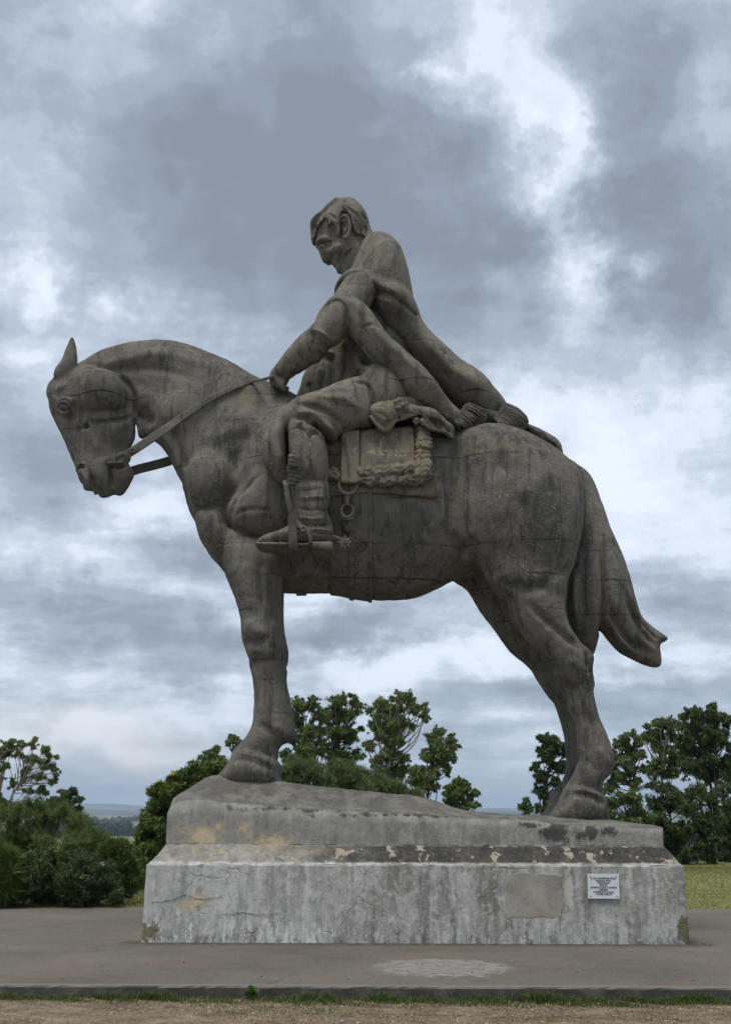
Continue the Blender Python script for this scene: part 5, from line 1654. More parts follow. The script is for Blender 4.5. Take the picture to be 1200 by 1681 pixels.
for sx in (-1, 1):
    for sz in (-1, 1):
        bm = bmesh.new()
        bmesh.ops.create_cone(bm, cap_ends=True, segments=12, radius1=.0075, radius2=.0055, depth=.006)
        bmesh.ops.rotate(bm, verts=bm.verts, matrix=Matrix.Rotation(R(90), 3, 'X'))
        me = bpy.data.meshes.new('screw'); bm.to_mesh(me); bm.free(); me.materials.append(scm)
        o = bpy.data.objects.new('screw', me); col.objects.link(o); o.parent = plaque
        o.location = (sx * (W_ / 2 - .034), -.0135, sz * (H_ / 2 - .028))
lines = [('AL GRAL. JOSE GERVASIO ARTIGAS', .80), ('PADRE DE LA PATRIA', .47), ('STELIO BELLONI', .37), ('ESCULTOR', .25), ('JOSE MIGUEL GALARZA Y ALDABALDE', .84), ('INGENIERO', .28), ('INTENDENCIA DE LAVALLEJA', .64), ('4 OCTUBRE - MCMLXXIV', .5)]
for i, (tx, wf) in enumerate(lines):
    cu = bpy.data.curves.new('lettering', 'FONT')
    cu.body = tx; cu.align_x = 'CENTER'; cu.align_y = 'CENTER'; cu.size = .03; cu.extrude = .0008; cu.offset = .0007
    tob = bpy.data.objects.new('lettering', cu); col.objects.link(tob)
    bpy.context.view_layer.update()
    dg = bpy.context.evaluated_depsgraph_get()
    me = bpy.data.meshes.new_from_object(tob.evaluated_get(dg))
    bpy.data.objects.remove(tob); bpy.data.curves.remove(cu)
    w = max(v.co.x for v in me.vertices) - min(v.co.x for v in me.vertices)
    sx = W_ * wf / w
    for v in me.vertices: v.co = Vector((v.co.x * sx, v.co.z * 1.0, v.co.y * .95))
    me.materials.clear(); me.materials.append(ltm)
    o = bpy.data.objects.new('lettering', me); col.objects.link(o); o.parent = plaque
    o.location = (0, -.0122, H_ / 2 - (93 + i * 44.5 - 0) / 480 * H_ * .98 + .002)

# ------------------------------------------------------------------ trees, shrubs, grass
def leaf_cloud(rng, centres, radii, n_each, L, Wd, droop=.6, flat=.75, shell_bias=.55, two=False):
    """leaf blades spread through ellipsoidal clumps; returns vertices (n,3,3), one pointed blade each"""
    C = np.repeat(np.array(centres), n_each, axis=0)
    Rr = np.repeat(np.array(radii), n_each)
    n = len(C)
    d = rng.normal(size=(n, 3)); d /= np.linalg.norm(d, axis=1)[:, None]
    r = rng.random(n) ** shell_bias * (1 + rng.normal(0, .12, n))
    # twigs: leaves gather in small tufts so that gaps open between them
    P = C + d * (r * Rr)[:, None] * np.array((1, 1, flat))
    ax = rng.normal(size=(n, 3)); ax[:, 2] -= droop * 2
    ax /= np.linalg.norm(ax, axis=1)[:, None]
    sd_ = np.cross(ax, rng.normal(size=(n, 3))); sd_ /= np.linalg.norm(sd_, axis=1)[:, None] + 1e-9
    l = L * rng.uniform(.6, 1.3, n)[:, None]; w = Wd * rng.uniform(.7, 1.3, n)[:, None]
    V = np.stack([P - sd_ * w * .5, P + sd_ * w * .5, P + ax * l], 1)
    return V

def tufted(rng, centres, radii, tufts, per, L, Wd, droop=.6, flat=.75, spread=.16, bias=.5):
    """clumps made of small leaf tufts"""
    c2 = []; r2 = []
    mr = np.mean(radii)
    for c, r in zip(centres, radii):
        m = max(6, int(tufts * (r / mr) ** 2))
        nt = max(3, m // 5)
        d = rng.normal(size=(nt, 3)); d[:, 2] = d[:, 2] * .8 + .15
        d /= np.linalg.norm(d, axis=1)[:, None]
        ln = r * rng.uniform(.45, 1.5, nt)
        pick = rng.integers(0, nt, m)
        f = rng.random(m) ** .6
        P = np.array(c) + d[pick] * (ln[pick] * f)[:, None] * np.array((1, 1, flat)) + rng.normal(0, .13, (m, 3)) * r
        P[:, 2] -= .10 * r * f * droop
        c2.append(P)
        r2.append(np.full(m, r * spread) * rng.uniform(.5, 1.3, m))
    c2 = np.vstack(c2); r2 = np.concatenate(r2)
    return leaf_cloud(rng, c2, r2, per, L, Wd, droop, .8, .6), c2

def quads_obj(name, Q, mat, parent=None):
    V = Q.reshape(-1, 3)
    F = np.arange(len(V)).reshape(-1, Q.shape[1])
    return mesh_obj(name, V, F, mat, parent, smooth=False)

def limb_mesh(name, paths, mat, parent=None, seg=5):
    V = []; F = []
    for pts, rad in paths:
        P = catmull(np.array(pts, float), 3, False) if len(pts) > 2 else np.array(pts, float)
        rr = np.interp(np.linspace(0, 1, len(P)), np.linspace(0, 1, len(rad)), rad)
        b0 = len(V)
        for i in range(len(P)):
            a = Vector(P[max(0, i - 1)]); b = Vector(P[min(len(P) - 1, i + 1)])
            t = (b - a).normalized()
            s1 = t.cross(Vector((.3, 1, .1))).normalized(); s2 = t.cross(s1)
            for k in range(seg):
                an = 2 * math.pi * k / seg
                V.append(tuple(Vector(P[i]) + (s1 * math.cos(an) + s2 * math.sin(an)) * rr[i]))
        for i in range(len(P) - 1):
            for k in range(seg):
                F.append((b0 + i * seg + k, b0 + i * seg + (k + 1) % seg, b0 + (i + 1) * seg + (k + 1) % seg, b0 + (i + 1) * seg + k))
    return mesh_obj(name, V, F, mat, parent)

BARK_PALE = plain('bark_pale', (.30, .27, .22), .9, .4, 3)
BARK_DARK = plain('bark_dark', (.085, .070, .055), .95, .4, 3)
LEAF_EUC = leafmat('leaf_eucalypt', [(0.056, 0.089, 0.029), (0.096, 0.138, 0.041), (0.155, 0.196, 0.061), (0.240, 0.259, 0.098)])
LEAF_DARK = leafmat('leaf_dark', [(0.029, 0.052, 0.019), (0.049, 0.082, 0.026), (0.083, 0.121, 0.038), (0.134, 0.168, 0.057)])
LEAF_GREEN = leafmat('leaf_green', [(0.048, 0.085, 0.019), (0.078, 0.127, 0.028), (0.125, 0.176, 0.039), (0.184, 0.226, 0.056)])
LEAF_OLIVE = leafmat('leaf_olive', [(0.070, 0.102, 0.026), (0.107, 0.151, 0.039), (0.153, 0.198, 0.053), (0.207, 0.254, 0.077)])
LEAF_GREY = leafmat('leaf_grey', [(0.067, 0.099, 0.034), (0.106, 0.147, 0.053), (0.151, 0.193, 0.070), (0.209, 0.248, 0.096)])
FLOWER = leafmat('petal_yellow', [(0.450, 0.300, 0.020), (0.620, 0.450, 0.030), (0.700, 0.550, 0.050)], .2)

def tree(name, label, cat, Y, clumps, trunks, mat, bark, seed, tufts=118, per=20, L=.115, Wd=.036, droop=.7, spread=.24, depth=.55, group=None, flat=.8, limb=.5, extra=None, tr=.012, bias=.5, split=4):
    """a tree: clumps and trunk feet are given by where they show in the photograph, at the tree's own depth"""
    rng = np.random.default_rng(seed)
    px = Y / FPX
    cs = []; rs_ = []
    us = [c[0] for c in clumps]; vs = [c[1] for c in clumps]
    halfw = (max(us) - min(us)) / 2 * px
    for (u, v, r) in clumps:
        for q in range(split):
            dy = rng.uniform(-1, 1) * halfw * depth
            a_ = rng.uniform(0, 6.283); f_ = math.sqrt(rng.random()) * .7
            cs.append(at(u + r * f_ * math.cos(a_), v + r * f_ * .85 * math.sin(a_), Y + dy)); rs_.append(r * px * (Y + dy) / Y * rng.uniform(.5, .92))
    foot = None
    paths = []
    H = (max(vs) - min(vs)) * px
    for (u0, v0, u1, v1) in trunks:
        p1 = np.array(at(u1, v1, Y)); p0 = np.array(at(u0, 1331, Y)); p0[2] = float(terrain_z(np.array([p0[0]]), np.array([Y]))[0]) - .1
        if foot is None: foot = p0
        r0 = max(.05, (p1[2] - p0[2]) * tr * 1.6)
        midp = (p0 + p1) / 2 + np.array((rng.normal(0, .05), rng.normal(0, .05), 0)) * (p1[2] - p0[2])
        paths.append(([p0, midp, p1], [r0, r0 * .75, r0 * .5]))
    tops = [np.array(p[0][-1]) for p in paths]; mids = [np.array(p[0][1]) for p in paths]; r0s = [p[1][0] for p in paths]
    for c, r in zip(cs, rs_):
        c = np.array(c)
        k = int(np.argmin([np.linalg.norm(c - t_) for t_ in tops]))
        f = rng.uniform(.45, 1.0)
        st = mids[k] + (tops[k] - mids[k]) * f if c[2] > tops[k][2] - .3 * H else mids[k] + (tops[k] - mids[k]) * rng.uniform(-.5, .5)
        mid_ = st * .45 + c * .55 + np.array((0, 0, -.08 * np.linalg.norm(c - st))) + rng.normal(0, .06, 3) * np.linalg.norm(c - st)
        paths.append(([st, mid_, c + np.array((0, 0, r * .3))], [r0s[k] * .42 * limb * 2, r0s[k] * .26, r0s[k] * .08]))
        for q in range(2):
            dd = rng.normal(size=3); dd[2] = abs(dd[2]); dd /= np.linalg.norm(dd)
            paths.append(([mid_ * .4 + c * .6, c * .7 + (c + dd * r) * .3, c + dd * r * .85], [r0s[k] * .16, r0s[k] * .1, r0s[k] * .04]))
    root = empty(name, tuple(foot))
    tag(root, label, cat, group)
    limb_mesh('trunk', paths, bark, root)
    Q, tc_ = tufted(rng, cs, rs_, tufts * 1.6 / split, per, L, Wd, droop, flat, spread, bias)
    quads_obj('crown', Q, mat, root)
    if extra: extra(root, tc_, rng)
    return root

G1 = 'eucalyptus trees behind the monument'
tree('eucalyptus_tree', 'tall eucalyptus directly right of the front leg, leftmost of the centre group', 'tree', 55,
     [(497, 1160, 18), (488, 1182, 16), (512, 1150, 15), (520, 1172, 17), (500, 1200, 19), (484, 1210, 14), (522, 1198, 16), (488, 1232, 15), (512, 1228, 17), (470, 1240, 12), (505, 1255, 18)], [(503, 1330, 505, 1215), (515, 1330, 520, 1220)], LEAF_EUC, BARK_DARK, 11, group=G1)
tree('eucalyptus_tree', 'dense rounded eucalyptus, second from left of the centre group', 'tree', 57,
     [(560, 1146, 16), (543, 1152, 16), (580, 1150, 14), (590, 1160, 9), (552, 1170, 21), (576, 1176, 18), (535, 1178, 16), (545, 1200, 21), (570, 1205, 20), (590, 1196, 11), (530, 1222, 18), (556, 1232, 19), (578, 1238, 15), (540, 1255, 18), (565, 1262, 18)], [(548, 1330, 552, 1200), (540, 1330, 540, 1230)], LEAF_GREEN, BARK_DARK, 12, tufts=68, group=G1)
tree('eucalyptus_tree', 'tallest eucalyptus with pale forked trunk in the centre group', 'tree', 54,
     [(650, 1146, 15), (668, 1150, 15), (634, 1158, 15), (682, 1164, 13), (694, 1174, 11), (700, 1182, 6), (655, 1168, 18), (622, 1172, 13), (609, 1166, 8), (640, 1185, 18), (668, 1190, 15), (615, 1194, 14), (628, 1210, 16), (655, 1212, 16), (604, 1222, 12), (640, 1238, 18), (618, 1246, 14), (662, 1240, 13), (650, 1264, 18), (625, 1272, 16)], [(633, 1330, 631, 1225), (634, 1330, 648, 1200)], LEAF_EUC, BARK_PALE, 13, tufts=83, per=20, group=G1)
tree('eucalyptus_tree', 'lower leaning eucalyptus at the right of the centre group', 'tree', 52,
     [(724, 1203, 12), (708, 1212, 11), (738, 1212, 10), (746, 1224, 7), (716, 1226, 15), (736, 1234, 12), (700, 1240, 13), (722, 1248, 14), (744, 1246, 7), (690, 1262, 14), (712, 1270, 13), (733, 1262, 8), (684, 1286, 14), (706, 1292, 12)], [(680, 1330, 712, 1240)], LEAF_EUC, BARK_DARK, 14, group=G1)
tree('broadleaf_tree', 'small round bright green tree over the low end of the mound', 'tree', 40,
     [(752, 1284, 11), (738, 1294, 11), (765, 1290, 11), (776, 1302, 9), (755, 1302, 15), (740, 1312, 13), (772, 1316, 11), (784, 1322, 6), (728, 1322, 12), (758, 1324, 14)], [(752, 1335, 754, 1305)], LEAF_GREEN, BARK_DARK, 15, tufts=74, L=.085, Wd=.04)
# feathery shrubs behind the mound
for i, (lab, cl) in enumerate((('feathery grey-green shrub just right of the front hoof', [(470, 1272, 18), (488, 1262, 16), (506, 1262, 17), (478, 1290, 18), (500, 1284, 20), (520, 1276, 18), (490, 1304, 20), (515, 1300, 20), (530, 1288, 16), (526, 1308, 18)]),
                               ('feathery grey-green shrub in the middle behind the mound', [(540, 1270, 16), (556, 1264, 17), (574, 1268, 17), (590, 1276, 15), (545, 1290, 20), (570, 1290, 20), (592, 1296, 18), (560, 1308, 18)]),
                               ('feathery grey-green shrub sloping off to the right behind the mound', [(608, 1284, 15), (624, 1288, 15), (640, 1296, 14), (655, 1304, 12), (612, 1302, 17), (634, 1308, 16), (668, 1312, 10), (685, 1304, 12), (690, 1318, 12)]))):
    tree('feathery_shrub', lab, 'shrub', 29 + i, cl, [(cl[0][0] + 18, 1330, cl[0][0] + 20, 1300), (cl[-1][0], 1330, cl[-1][0], 1305)], LEAF_GREY, BARK_DARK, 30 + i, tufts=90, per=12, L=.16, Wd=.014, droop=-.7, spread=.22, group='feathery shrubs behind the mound', tr=.02)
# behind the left end of the plinth
def flowers(root, tufts_c, rng):
    sel = tufts_c[(tufts_c[:, 2] > at(270, 1312, 29)[2]) & (tufts_c[:, 0] < at(322, 1290, 29)[0])]
    sel = sel[rng.choice(len(sel), min(46, len(sel)), replace=False)]
    sel = sel + np.array((0, -.12, .05))
    quads_obj('blossom', leaf_cloud(rng, sel, np.full(len(sel), .035), 7, .045, .035, 0), FLOWER, root)
tree('flowering_tree', 'dark rounded tree with yellow blossom behind the left end of the plinth', 'tree', 29,
     [(256, 1300, 8), (272, 1291, 13), (290, 1282, 14), (308, 1274, 15), (328, 1266, 15), (350, 1264, 15), (372, 1270, 16), (264, 1318, 17), (290, 1306, 20), (320, 1300, 22), (248, 1342, 16), (276, 1334, 22), (304, 1334, 22), (240, 1366, 14), (262, 1362, 19), (286, 1366, 20), (236, 1392, 13), (256, 1392, 17), (240, 1414, 12)],
     [(285, 1400, 295, 1320), (262, 1400, 262, 1350)], LEAF_GREEN, BARK_DARK, 41, tufts=118, per=20, L=.11, Wd=.042, droop=.3, extra=flowers)
tree('eucalyptus_tree', 'thin sparse eucalyptus tops behind the yellow-blossomed tree', 'tree', 60,
     [(347, 1236, 9), (338, 1248, 8), (356, 1228, 6), (352, 1250, 9), (386, 1214, 9), (399, 1218, 7), (374, 1220, 5), (392, 1228, 7), (366, 1250, 10), (330, 1256, 6), (405, 1235, 8)], [(350, 1330, 350, 1245), (385, 1330, 386, 1228)], LEAF_EUC, BARK_DARK, 42, tufts=108, per=20, group=G1)
# left edge
tree('eucalyptus_tree', 'open-crowned eucalyptus with pale stems at the left edge', 'tree', 62,
     [(20, 1222, 11), (40, 1219, 12), (60, 1222, 12), (77, 1230, 11), (87, 1242, 9), (6, 1234, 12), (30, 1238, 12), (56, 1242, 12), (76, 1256, 12), (93, 1266, 8), (88, 1280, 9), (64, 1274, 12), (44, 1262, 9), (10, 1258, 11), (-12, 1236, 14), (-22, 1262, 14), (-6, 1282, 12), (22, 1284, 9), (70, 1296, 10), (48, 1296, 8)], [(24, 1330, 26, 1270), (30, 1330, 48, 1262), (20, 1330, 4, 1268)], LEAF_EUC, BARK_PALE, 51, tufts=69, per=20, group=G1)
tree('broadleaf_tree', 'small dark tree below the open-crowned eucalyptus at the left', 'tree', 55,
     [(104, 1300, 10), (120, 1298, 9), (90, 1312, 10), (110, 1314, 13), (128, 1312, 8), (120, 1328, 12), (96, 1330, 12), (134, 1326, 6)], [(110, 1335, 110, 1312)], LEAF_DARK, BARK_DARK, 52, tufts=74)
tree('broadleaf_tree', 'small dark bush-like tree cut off by the left edge of the picture', 'tree', 48,
     [(-5, 1312, 14), (8, 1320, 9), (-18, 1325, 16), (4, 1335, 12)], [(-4, 1335, -4, 1318)], LEAF_DARK, BARK_DARK, 53, tufts=74)
tree('feathery_shrub', 'big olive-green feathery bush on the left beside the pavement', 'shrub', 24.4,
     [(-20, 1352, 34), (20, 1344, 24), (46, 1332, 22), (74, 1330, 22), (100, 1338, 22), (126, 1346, 20), (146, 1358, 18), (160, 1374, 16), (172, 1392, 14), (30, 1372, 32), (70, 1364, 32), (110, 1374, 32), (142, 1390, 24), (0, 1400, 34), (50, 1402, 32), (100, 1410, 30), (150, 1415, 24)],
     [(30, 1450, 30, 1370), (80, 1450, 80, 1360), (120, 1450, 125, 1375)], LEAF_OLIVE, BARK_DARK, 54, tufts=120, per=14, L=.13, Wd=.009, droop=-.5, spread=.2, tr=.02)
tree('oleander_bush', 'dark glossy bush with lance-shaped leaves in front of the olive-green bush', 'bush', 22.9,
     [(60, 1418, 22), (88, 1412, 22), (118, 1420, 24), (150, 1424, 22), (176, 1432, 20), (40, 1440, 28), (78, 1444, 30), (116, 1450, 30), (154, 1452, 26), (184, 1458, 20), (20, 1462, 28), (60, 1470, 24), (104, 1474, 24), (148, 1474, 22), (190, 1474, 14), (-10, 1440, 30), (-14, 1474, 24)],
     [(60, 1480, 62, 1440), (110, 1480, 112, 1440), (160, 1480, 160, 1445)], LEAF_DARK, BARK_DARK, 55, tufts=110, per=11, L=.105, Wd=.02, droop=.1, spread=.24, tr=.02)
tree('oleander_bush', 'light green bush with upright pointed leaves at the right end of the dark bush', 'bush', 23.6,
     [(190, 1392, 12), (203, 1404, 12), (212, 1420, 12), (200, 1424, 14), (216, 1440, 10), (206, 1450, 14), (214, 1464, 10), (182, 1404, 12)], [(205, 1480, 204, 1430)], LEAF_GREEN, BARK_DARK, 56, tufts=108, per=20, L=.15, Wd=.026, droop=-.5, spread=.24, tr=.02)
tree('oleander_bush', 'spiky long-leaved bush at the far left edge beside the pavement', 'bush', 22.2,
     [(-6, 1410, 16), (12, 1420, 14), (4, 1440, 16), (22, 1436, 9), (-8, 1462, 18), (18, 1460, 10)], [(4, 1480, 4, 1440)], LEAF_GREEN, BARK_DARK, 57, tufts=83, per=20, L=.24, Wd=.022, droop=-.3, spread=.22, tr=.02)
tree('low_shrub', 'low leafy shrub between the left bushes and the plinth', 'shrub', 27,
     [(222, 1398, 10), (230, 1414, 10), (224, 1432, 12), (216, 1450, 12), (230, 1452, 10), (226, 1468, 10), (236, 1436, 8)], [(226, 1480, 226, 1430)], LEAF_GREEN, BARK_DARK, 58, tufts=50, per=11, L=.10, Wd=.03, tr=.02)
# right side
tree('eucalyptus_tree', 'slim dark eucalyptus left of the hind hooves', 'tree', 46,
     [(892, 1216, 11), (903, 1211, 9), (886, 1232, 11), (908, 1228, 12), (897, 1248, 14), (920, 1222, 9), (929, 1236, 10), (880, 1256, 9), (915, 1252, 13), (890, 1274, 12), (910, 1282, 13), (928, 1266, 10), (884, 1296, 10), (902, 1308, 13), (924, 1300, 12), (890, 1326, 10), (915, 1330, 12)], [(905, 1345, 904, 1240)], LEAF_DARK, BARK_DARK, 61, tufts=68, group=G1)
tree('broadleaf_tree', 'tiny far tree left of the slim dark eucalyptus', 'tree', 75, [(863, 1314, 7), (858, 1324, 7), (869, 1324, 8), (864, 1334, 8)], [(864, 1340, 864, 1320)], LEAF_GREEN, BARK_DARK, 62, tufts=68)
tree('eucalyptus_tree', 'eucalyptus with thin brownish crown just right of the hind leg', 'tree', 47,
     [(1024, 1206, 10), (1038, 1208, 10), (1048, 1220, 8), (1010, 1218, 10), (1028, 1226, 13), (1002, 1236, 10), (1044, 1240, 10), (1018, 1248, 13), (1036, 1260, 12), (1000, 1262, 11), (1052, 1262, 8), (1018, 1276, 13), (1042, 1284, 12), (1000, 1288, 11), (990, 1300, 9)], [(1028, 1400, 1028, 1240), (1034, 1400, 1040, 1260)], LEAF_GREY, BARK_DARK, 63, tufts=90, per=20, group=G1)
tree('eucalyptus_tree', 'light-crowned eucalyptus between the brownish one and the big dark one', 'tree', 50,
     [(1076, 1186, 12), (1062, 1196, 10), (1092, 1182, 11), (1102, 1192, 10), (1070, 1208, 12), (1088, 1204, 12), (1106, 1212, 11), (1056, 1214, 7), (1078, 1226, 10), (1096, 1232, 13), (1110, 1244, 14), (1084, 1250, 13), (1070, 1264, 13), (1100, 1266, 15)], [(1100, 1420, 1086, 1230)], LEAF_EUC, BARK_PALE, 64, tufts=83, per=20, group=G1)
tree('eucalyptus_tree', 'big dark eucalyptus at the right edge, tallest on that side', 'tree', 46,
     [(1145, 1166, 13), (1128, 1172, 12), (1163, 1166, 12), (1180, 1174, 12), (1194, 1186, 12), (1118, 1188, 12), (1140, 1188, 18), (1166, 1190, 18), (1190, 1206, 16), (1124, 1208, 15), (1150, 1212, 19), (1176, 1222, 18), (1204, 1226, 18), (1130, 1232, 18), (1158, 1240, 20), (1190, 1250, 20), (1136, 1260, 19), (1168, 1268, 21), (1206, 1264, 22), (1222, 1200, 20)], [(1150, 1430, 1148, 1220), (1176, 1430, 1170, 1240)], LEAF_DARK, BARK_DARK, 65, tufts=115, per=20, group=G1)
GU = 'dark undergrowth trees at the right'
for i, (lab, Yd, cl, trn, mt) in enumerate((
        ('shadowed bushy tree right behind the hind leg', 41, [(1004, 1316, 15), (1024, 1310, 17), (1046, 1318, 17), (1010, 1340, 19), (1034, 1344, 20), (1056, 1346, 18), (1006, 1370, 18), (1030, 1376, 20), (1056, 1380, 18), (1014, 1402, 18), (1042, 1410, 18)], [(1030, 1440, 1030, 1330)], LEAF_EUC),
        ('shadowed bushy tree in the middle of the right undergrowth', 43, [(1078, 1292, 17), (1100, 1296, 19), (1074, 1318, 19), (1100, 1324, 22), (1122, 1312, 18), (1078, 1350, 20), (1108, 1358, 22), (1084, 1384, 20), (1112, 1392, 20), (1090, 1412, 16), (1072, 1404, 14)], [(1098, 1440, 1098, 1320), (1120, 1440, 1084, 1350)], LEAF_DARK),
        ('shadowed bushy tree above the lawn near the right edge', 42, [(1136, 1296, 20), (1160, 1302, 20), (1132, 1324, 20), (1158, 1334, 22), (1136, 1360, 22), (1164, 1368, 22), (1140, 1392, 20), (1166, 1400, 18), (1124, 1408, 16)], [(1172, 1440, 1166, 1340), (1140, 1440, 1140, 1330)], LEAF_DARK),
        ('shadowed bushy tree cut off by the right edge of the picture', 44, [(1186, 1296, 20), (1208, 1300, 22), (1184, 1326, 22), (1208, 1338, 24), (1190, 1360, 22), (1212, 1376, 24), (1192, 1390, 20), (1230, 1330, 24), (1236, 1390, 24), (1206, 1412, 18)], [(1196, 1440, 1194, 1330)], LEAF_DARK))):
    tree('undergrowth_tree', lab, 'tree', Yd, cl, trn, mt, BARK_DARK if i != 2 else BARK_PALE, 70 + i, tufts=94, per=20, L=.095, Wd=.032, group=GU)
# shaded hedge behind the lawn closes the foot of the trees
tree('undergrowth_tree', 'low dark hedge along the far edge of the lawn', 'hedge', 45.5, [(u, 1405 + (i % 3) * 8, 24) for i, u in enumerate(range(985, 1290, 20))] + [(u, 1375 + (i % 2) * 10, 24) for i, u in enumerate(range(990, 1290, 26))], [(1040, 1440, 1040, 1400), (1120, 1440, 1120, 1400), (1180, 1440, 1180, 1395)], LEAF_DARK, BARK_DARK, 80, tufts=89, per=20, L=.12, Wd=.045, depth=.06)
print('trees', round(time.time() - T0, 1))

# far wood in the valley: one mass
rng = np.random.default_rng(90)
cs = []; rr_ = []
for (u0, u1, Y0, n, h) in ((60, 330, 1480, 150, 8.5), (90, 330, 1500, 90, 10), (60, 330, 3000, 90, 8), (720, 900, 2600, 60, 9), (120, 300, 2300, 24, 7)):
    for k in range(n):
        u = rng.uniform(u0, u1); Y = Y0 + rng.normal(0, 40)
        p = at(u, 1331, Y); z = float(terrain_z(np.array([p[0]]), np.array([Y]))[0])
        r = h * rng.uniform(.5, 1.0)
        cs.append((p[0], Y, z + r * .8)); rr_.append(r)
Q = leaf_cloud(rng, cs, rr_, 60, 3.4, 2.6, .2, .9, .4)
fw = quads_obj('far_wood', Q, leafmat('leaf_far', [(0.016, 0.026, 0.014), (0.024, 0.036, 0.018), (0.035, 0.048, 0.024)]))
tag(fw, 'dark band of woodland across the distant valley at the left', 'woodland', kind='stuff')

# ------------------------------------------------------------------ grass
def blades(rng, P, hgt, wid, lean, simple=False):
    n = len(P)
    a = rng.uniform(0, 6.283, n); d = np.stack([np.cos(a), np.sin(a), np.zeros(n)], 1)
    s_ = np.stack([-np.sin(a), np.cos(a), np.zeros(n)], 1)
    h = hgt * rng.uniform(.45, 1.25, n)[:, None]; w = wid * rng.uniform(.7, 1.3, n)[:, None]
    ln = lean * rng.uniform(.2, 1.4, n)[:, None]
    up = np.array((0, 0, 1.0))
    p1 = P + up * h * .55 + d * h * ln * .35
    p2 = P + up * h * (1 - ln * .35) + d * h * ln
    if simple: return np.stack([P - s_ * w * .6, P + s_ * w * .6, p2], 1)
    Q1 = np.stack([P - s_ * w * .5, P + s_ * w * .5, p1 + s_ * w * .4, p1 - s_ * w * .4], 1)
    Q2 = np.stack([p1 - s_ * w * .4, p1 + s_ * w * .4, p2 + s_ * w * .06, p2 - s_ * w * .06], 1)
    return np.concatenate([Q1, Q2])
GRASS = leafmat('grass_green', [(0.045, 0.070, 0.016), (0.070, 0.100, 0.022), (0.105, 0.135, 0.032), (0.155, 0.165, 0.055)], .3)
STRAW = leafmat('grass_dry', [(0.170, 0.125, 0.070), (0.260, 0.200, 0.110), (0.360, 0.295, 0.170), (0.460, 0.390, 0.250)], .15, .8)
LAWN = leafmat('lawn_green', [(0.100, 0.115, 0.030), (0.150, 0.155, 0.045), (0.200, 0.195, 0.062), (0.270, 0.240, 0.100)], .25, .7)
rng = np.random.default_rng(7)
def dens(x):
    """the green strip along the kerb is full at both ends and thin in the middle"""
    return .32 + .5 * np.exp(-((x + 3.1) / .9) ** 2) + .75 / (1 + np.exp(-(x - 1.2) * 2.4)) * (.7 + .3 * np.sin(x * 3.1)) + .25 * np.sin(x * 5.3 + 1) * np.sin(x * 2.1)
n0 = 100000
X = rng.uniform(-7.5, 7.5, n0)
Yy = YK - .01 - np.abs(rng.normal(0, .17, n0)) - .02
keep = rng.random(n0) < np.clip(dens(X) * (0.6 + .8 * np.sin(X * 9 + Yy * 14) * np.sin(X * 3.7 + 2)), .05, 1)
X, Yy = X[keep], Yy[keep]
P = np.stack([X, Yy, np.full(len(X), -KERB - .005)], 1)
near = np.exp(-((YK - Yy) / .18) ** 2)[:, None]
tall = (.7 + .6 * np.sin(X * 6.1 + 1) * np.sin(X * 2.7))[:, None]
Qg = blades(rng, P, .03 + .07 * near * np.clip(tall, .35, 1.4), .006, .75)
grass = quads_obj('grass', Qg, GRASS)
tag(grass, 'strip of short green grass along the foot of the kerb', 'grass', kind='stuff')
n1 = 42000
X = rng.uniform(-7.5, 7.5, n1); Yy = rng.uniform(YK - 2.6, YK - .03, n1)
keep = rng.random(n1) < np.clip(.42 + .75 * np.sin(X * 2.3 + Yy * 5 + np.sin(X * 5.7)) * np.sin(X * 1.1 - Yy * 6.7), .06, 1)
X, Yy = X[keep], Yy[keep]
P = np.stack([X, Yy, np.full(len(X), -KERB - .002)], 1)
straw = quads_obj('dry_grass', np.concatenate([blades(rng, P, .03, .007, 2.2, True), blades(rng, P[::3] + np.array((0, 0, .004)), .05, .006, 1.8, True)]), STRAW)
tag(straw, 'trampled dry grass and straw on bare earth in the foreground', 'dry grass', kind='stuff')
n2 = 52000
X = rng.uniform(-7.5, 7.5, n2); Yy = rng.uniform(YK - 2.4, YK - .1, n2)
keep = rng.random(n2) < np.clip(.0 + 1.0 * np.sin(X * 1.7 + Yy * 2 + 1.1 + np.sin(X * 4.1)) * np.sin(X * .9 - Yy * 3.3 + .6), 0.02, 1)
P = np.stack([X[keep], Yy[keep], np.full(keep.sum(), -KERB - .002)], 1)
tuftg = quads_obj('short_grass', blades(rng, P, .026, .0065, 1.2, True), GRASS)
tag(tuftg, 'sparse short green grass among the straw in the foreground', 'grass', kind='stuff')
# lawn behind the pavement at the right and a verge at the left
def lawn(name, label, x0, x1, y0, y1, n, h, seed):
    r2 = np.random.default_rng(seed)
    X = r2.uniform(x0, x1, n); Yy = r2.uniform(y0, y1, n)
    P = np.stack([X, Yy, terrain_z(X, Yy) - .005], 1)
    o = quads_obj(name, blades(r2, P, h, .013, .6, True), LAWN)
    return tag(o, label, 'lawn', kind='stuff')
lawn('lawn', 'yellow-green lawn behind the right end of the plinth', 4.6, 17, YB + .02, 41, 80000, .05, 1)
lawn('lawn', 'grass verge between the left bushes and the plinth', -8, -3.2, YB + .02, 30, 16000, .09, 2)
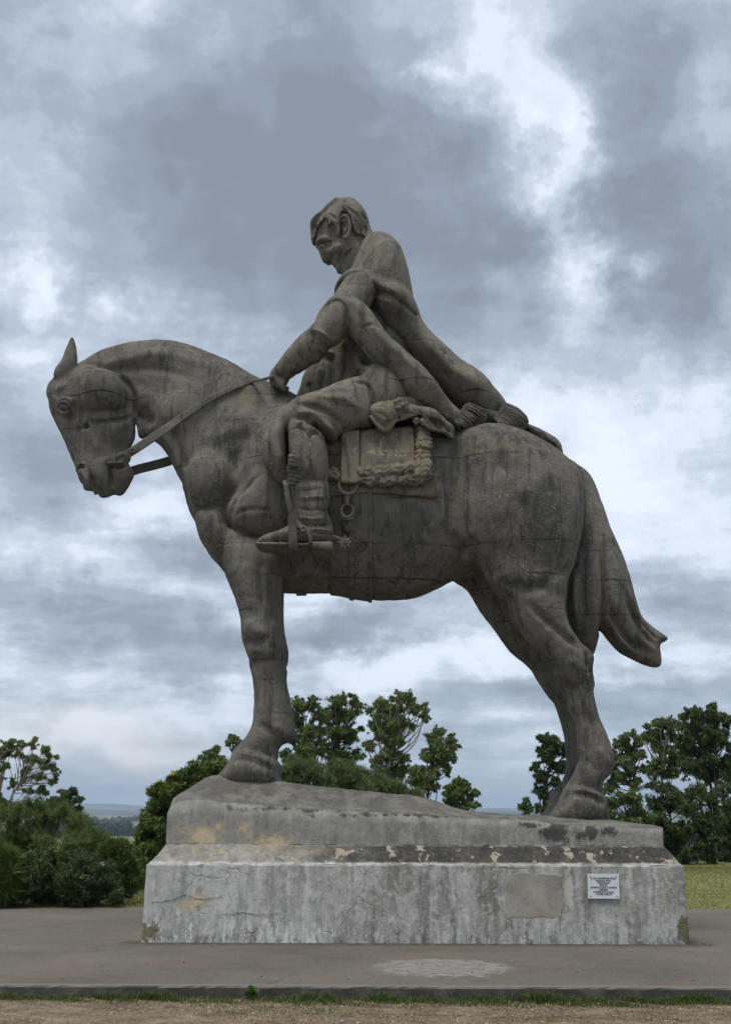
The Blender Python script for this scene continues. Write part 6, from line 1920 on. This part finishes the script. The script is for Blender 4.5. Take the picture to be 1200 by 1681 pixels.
# leafy weed against the kerb
def weed(name, label, u, v, n, h, seed, spread):
    r3 = np.random.default_rng(seed)
    c = np.array(at(u, v, YK - .05)); c[2] = -KERB
    root = empty(name, tuple(c)); tag(root, label, 'weed', 'leafy weeds at the kerb')
    stems = []; cc = []
    for k in range(n):
        t_ = c + np.array((r3.normal(0, spread), r3.normal(0, spread * .5) - .02, h * r3.uniform(.45, 1.0)))
        stems.append(([c + r3.normal(0, .008, 3) * (1, 1, 0), (c + t_) / 2 + r3.normal(0, .01, 3), t_], [.003, .002, .0015]))
        for f in (.5, .75, 1.0): cc.append(c + (t_ - c) * f)
    limb_mesh('stem', stems, GRASS, root, 4)
    quads_obj('leaf', leaf_cloud(r3, cc, np.full(len(cc), .012), 4, .045, .026, -.2), LEAF_WEED, root)
LEAF_WEED = leafmat('leaf_weed', [(0.050, 0.105, 0.020), (0.075, 0.150, 0.028), (0.105, 0.190, 0.040)], .3)
weed('weed', 'bright green leafy weed against the kerb, left of centre', 415, 1632, 16, .11, 1, .035)
weed('weed', 'small leafy weed at the kerb below the plinth middle, right of the larger weed', 630, 1637, 7, .05, 2, .02)
# pale stones and fallen leaves
rs2 = random.Random(4)
bm = bmesh.new()
for k in range(90):
    x = rs2.uniform(-4.2, 4.2); y = rs2.uniform(YK - 1.5, YK - .06)
    m = Matrix.Translation((x, y, -KERB + .004)) @ Matrix.Rotation(rs2.uniform(0, 6), 4, 'Z') @ Matrix.Diagonal((rs2.uniform(.008, .024), rs2.uniform(.006, .014), rs2.uniform(.004, .009), 1))
    bmesh.ops.create_icosphere(bm, subdivisions=1, radius=1, matrix=m)
me = bpy.data.meshes.new('pebbles'); bm.to_mesh(me); bm.free(); me.materials.append(plain('pebble', (.42, .39, .34), .9, .3, 15))
pb = bpy.data.objects.new('pebbles', me); col.objects.link(pb)
tag(pb, 'scattered pale pebbles and chips on the bare earth', 'pebbles', kind='stuff')
bm = bmesh.new()
for k in range(130):
    x = rs2.uniform(-5, 5); y = rs2.uniform(YK + .1, YP - .03) if rs2.random() < .7 else YP - abs(rs2.gauss(0, .06)) - .02
    m = Matrix.Translation((x, y, .006)) @ Matrix.Rotation(rs2.uniform(0, 6), 4, 'Z') @ Matrix.Diagonal((rs2.uniform(.004, .02), rs2.uniform(.004, .011), rs2.uniform(.002, .006), 1))
    bmesh.ops.create_icosphere(bm, subdivisions=1, radius=1, matrix=m)
me = bpy.data.meshes.new('grit'); bm.to_mesh(me); bm.free(); me.materials.append(plain('grit_mix', (.17, .145, .11), .9, .6, 3))
pb = bpy.data.objects.new('grit', me); col.objects.link(pb)
tag(pb, 'loose grit and leaf bits lying on the pavement', 'grit', kind='stuff')
print('plants', round(time.time() - T0, 1))

# ------------------------------------------------------------------ air
bm = bmesh.new()
bmesh.ops.create_cube(bm, size=1, matrix=Matrix.Translation((0, 7600, 70)) @ Matrix.Diagonal((32000, 17000, 260, 1)))
me = bpy.data.meshes.new('haze'); bm.to_mesh(me); bm.free()
hzm = bpy.data.materials.new('haze_air'); hzm.use_nodes = True
t_ = hzm.node_tree; t_.nodes.clear()
vo = t_.nodes.new('ShaderNodeVolumePrincipled'); vo.inputs['Color'].default_value = (.66, .80, .98, 1); vo.inputs['Density'].default_value = 1.0e-4; vo.inputs['Anisotropy'].default_value = 0.0
ou = t_.nodes.new('ShaderNodeOutputMaterial'); t_.links.new(vo.outputs[0], ou.inputs['Volume'])
me.materials.append(hzm)
haze = bpy.data.objects.new('haze', me); col.objects.link(haze)
tag(haze, kind='stuff')
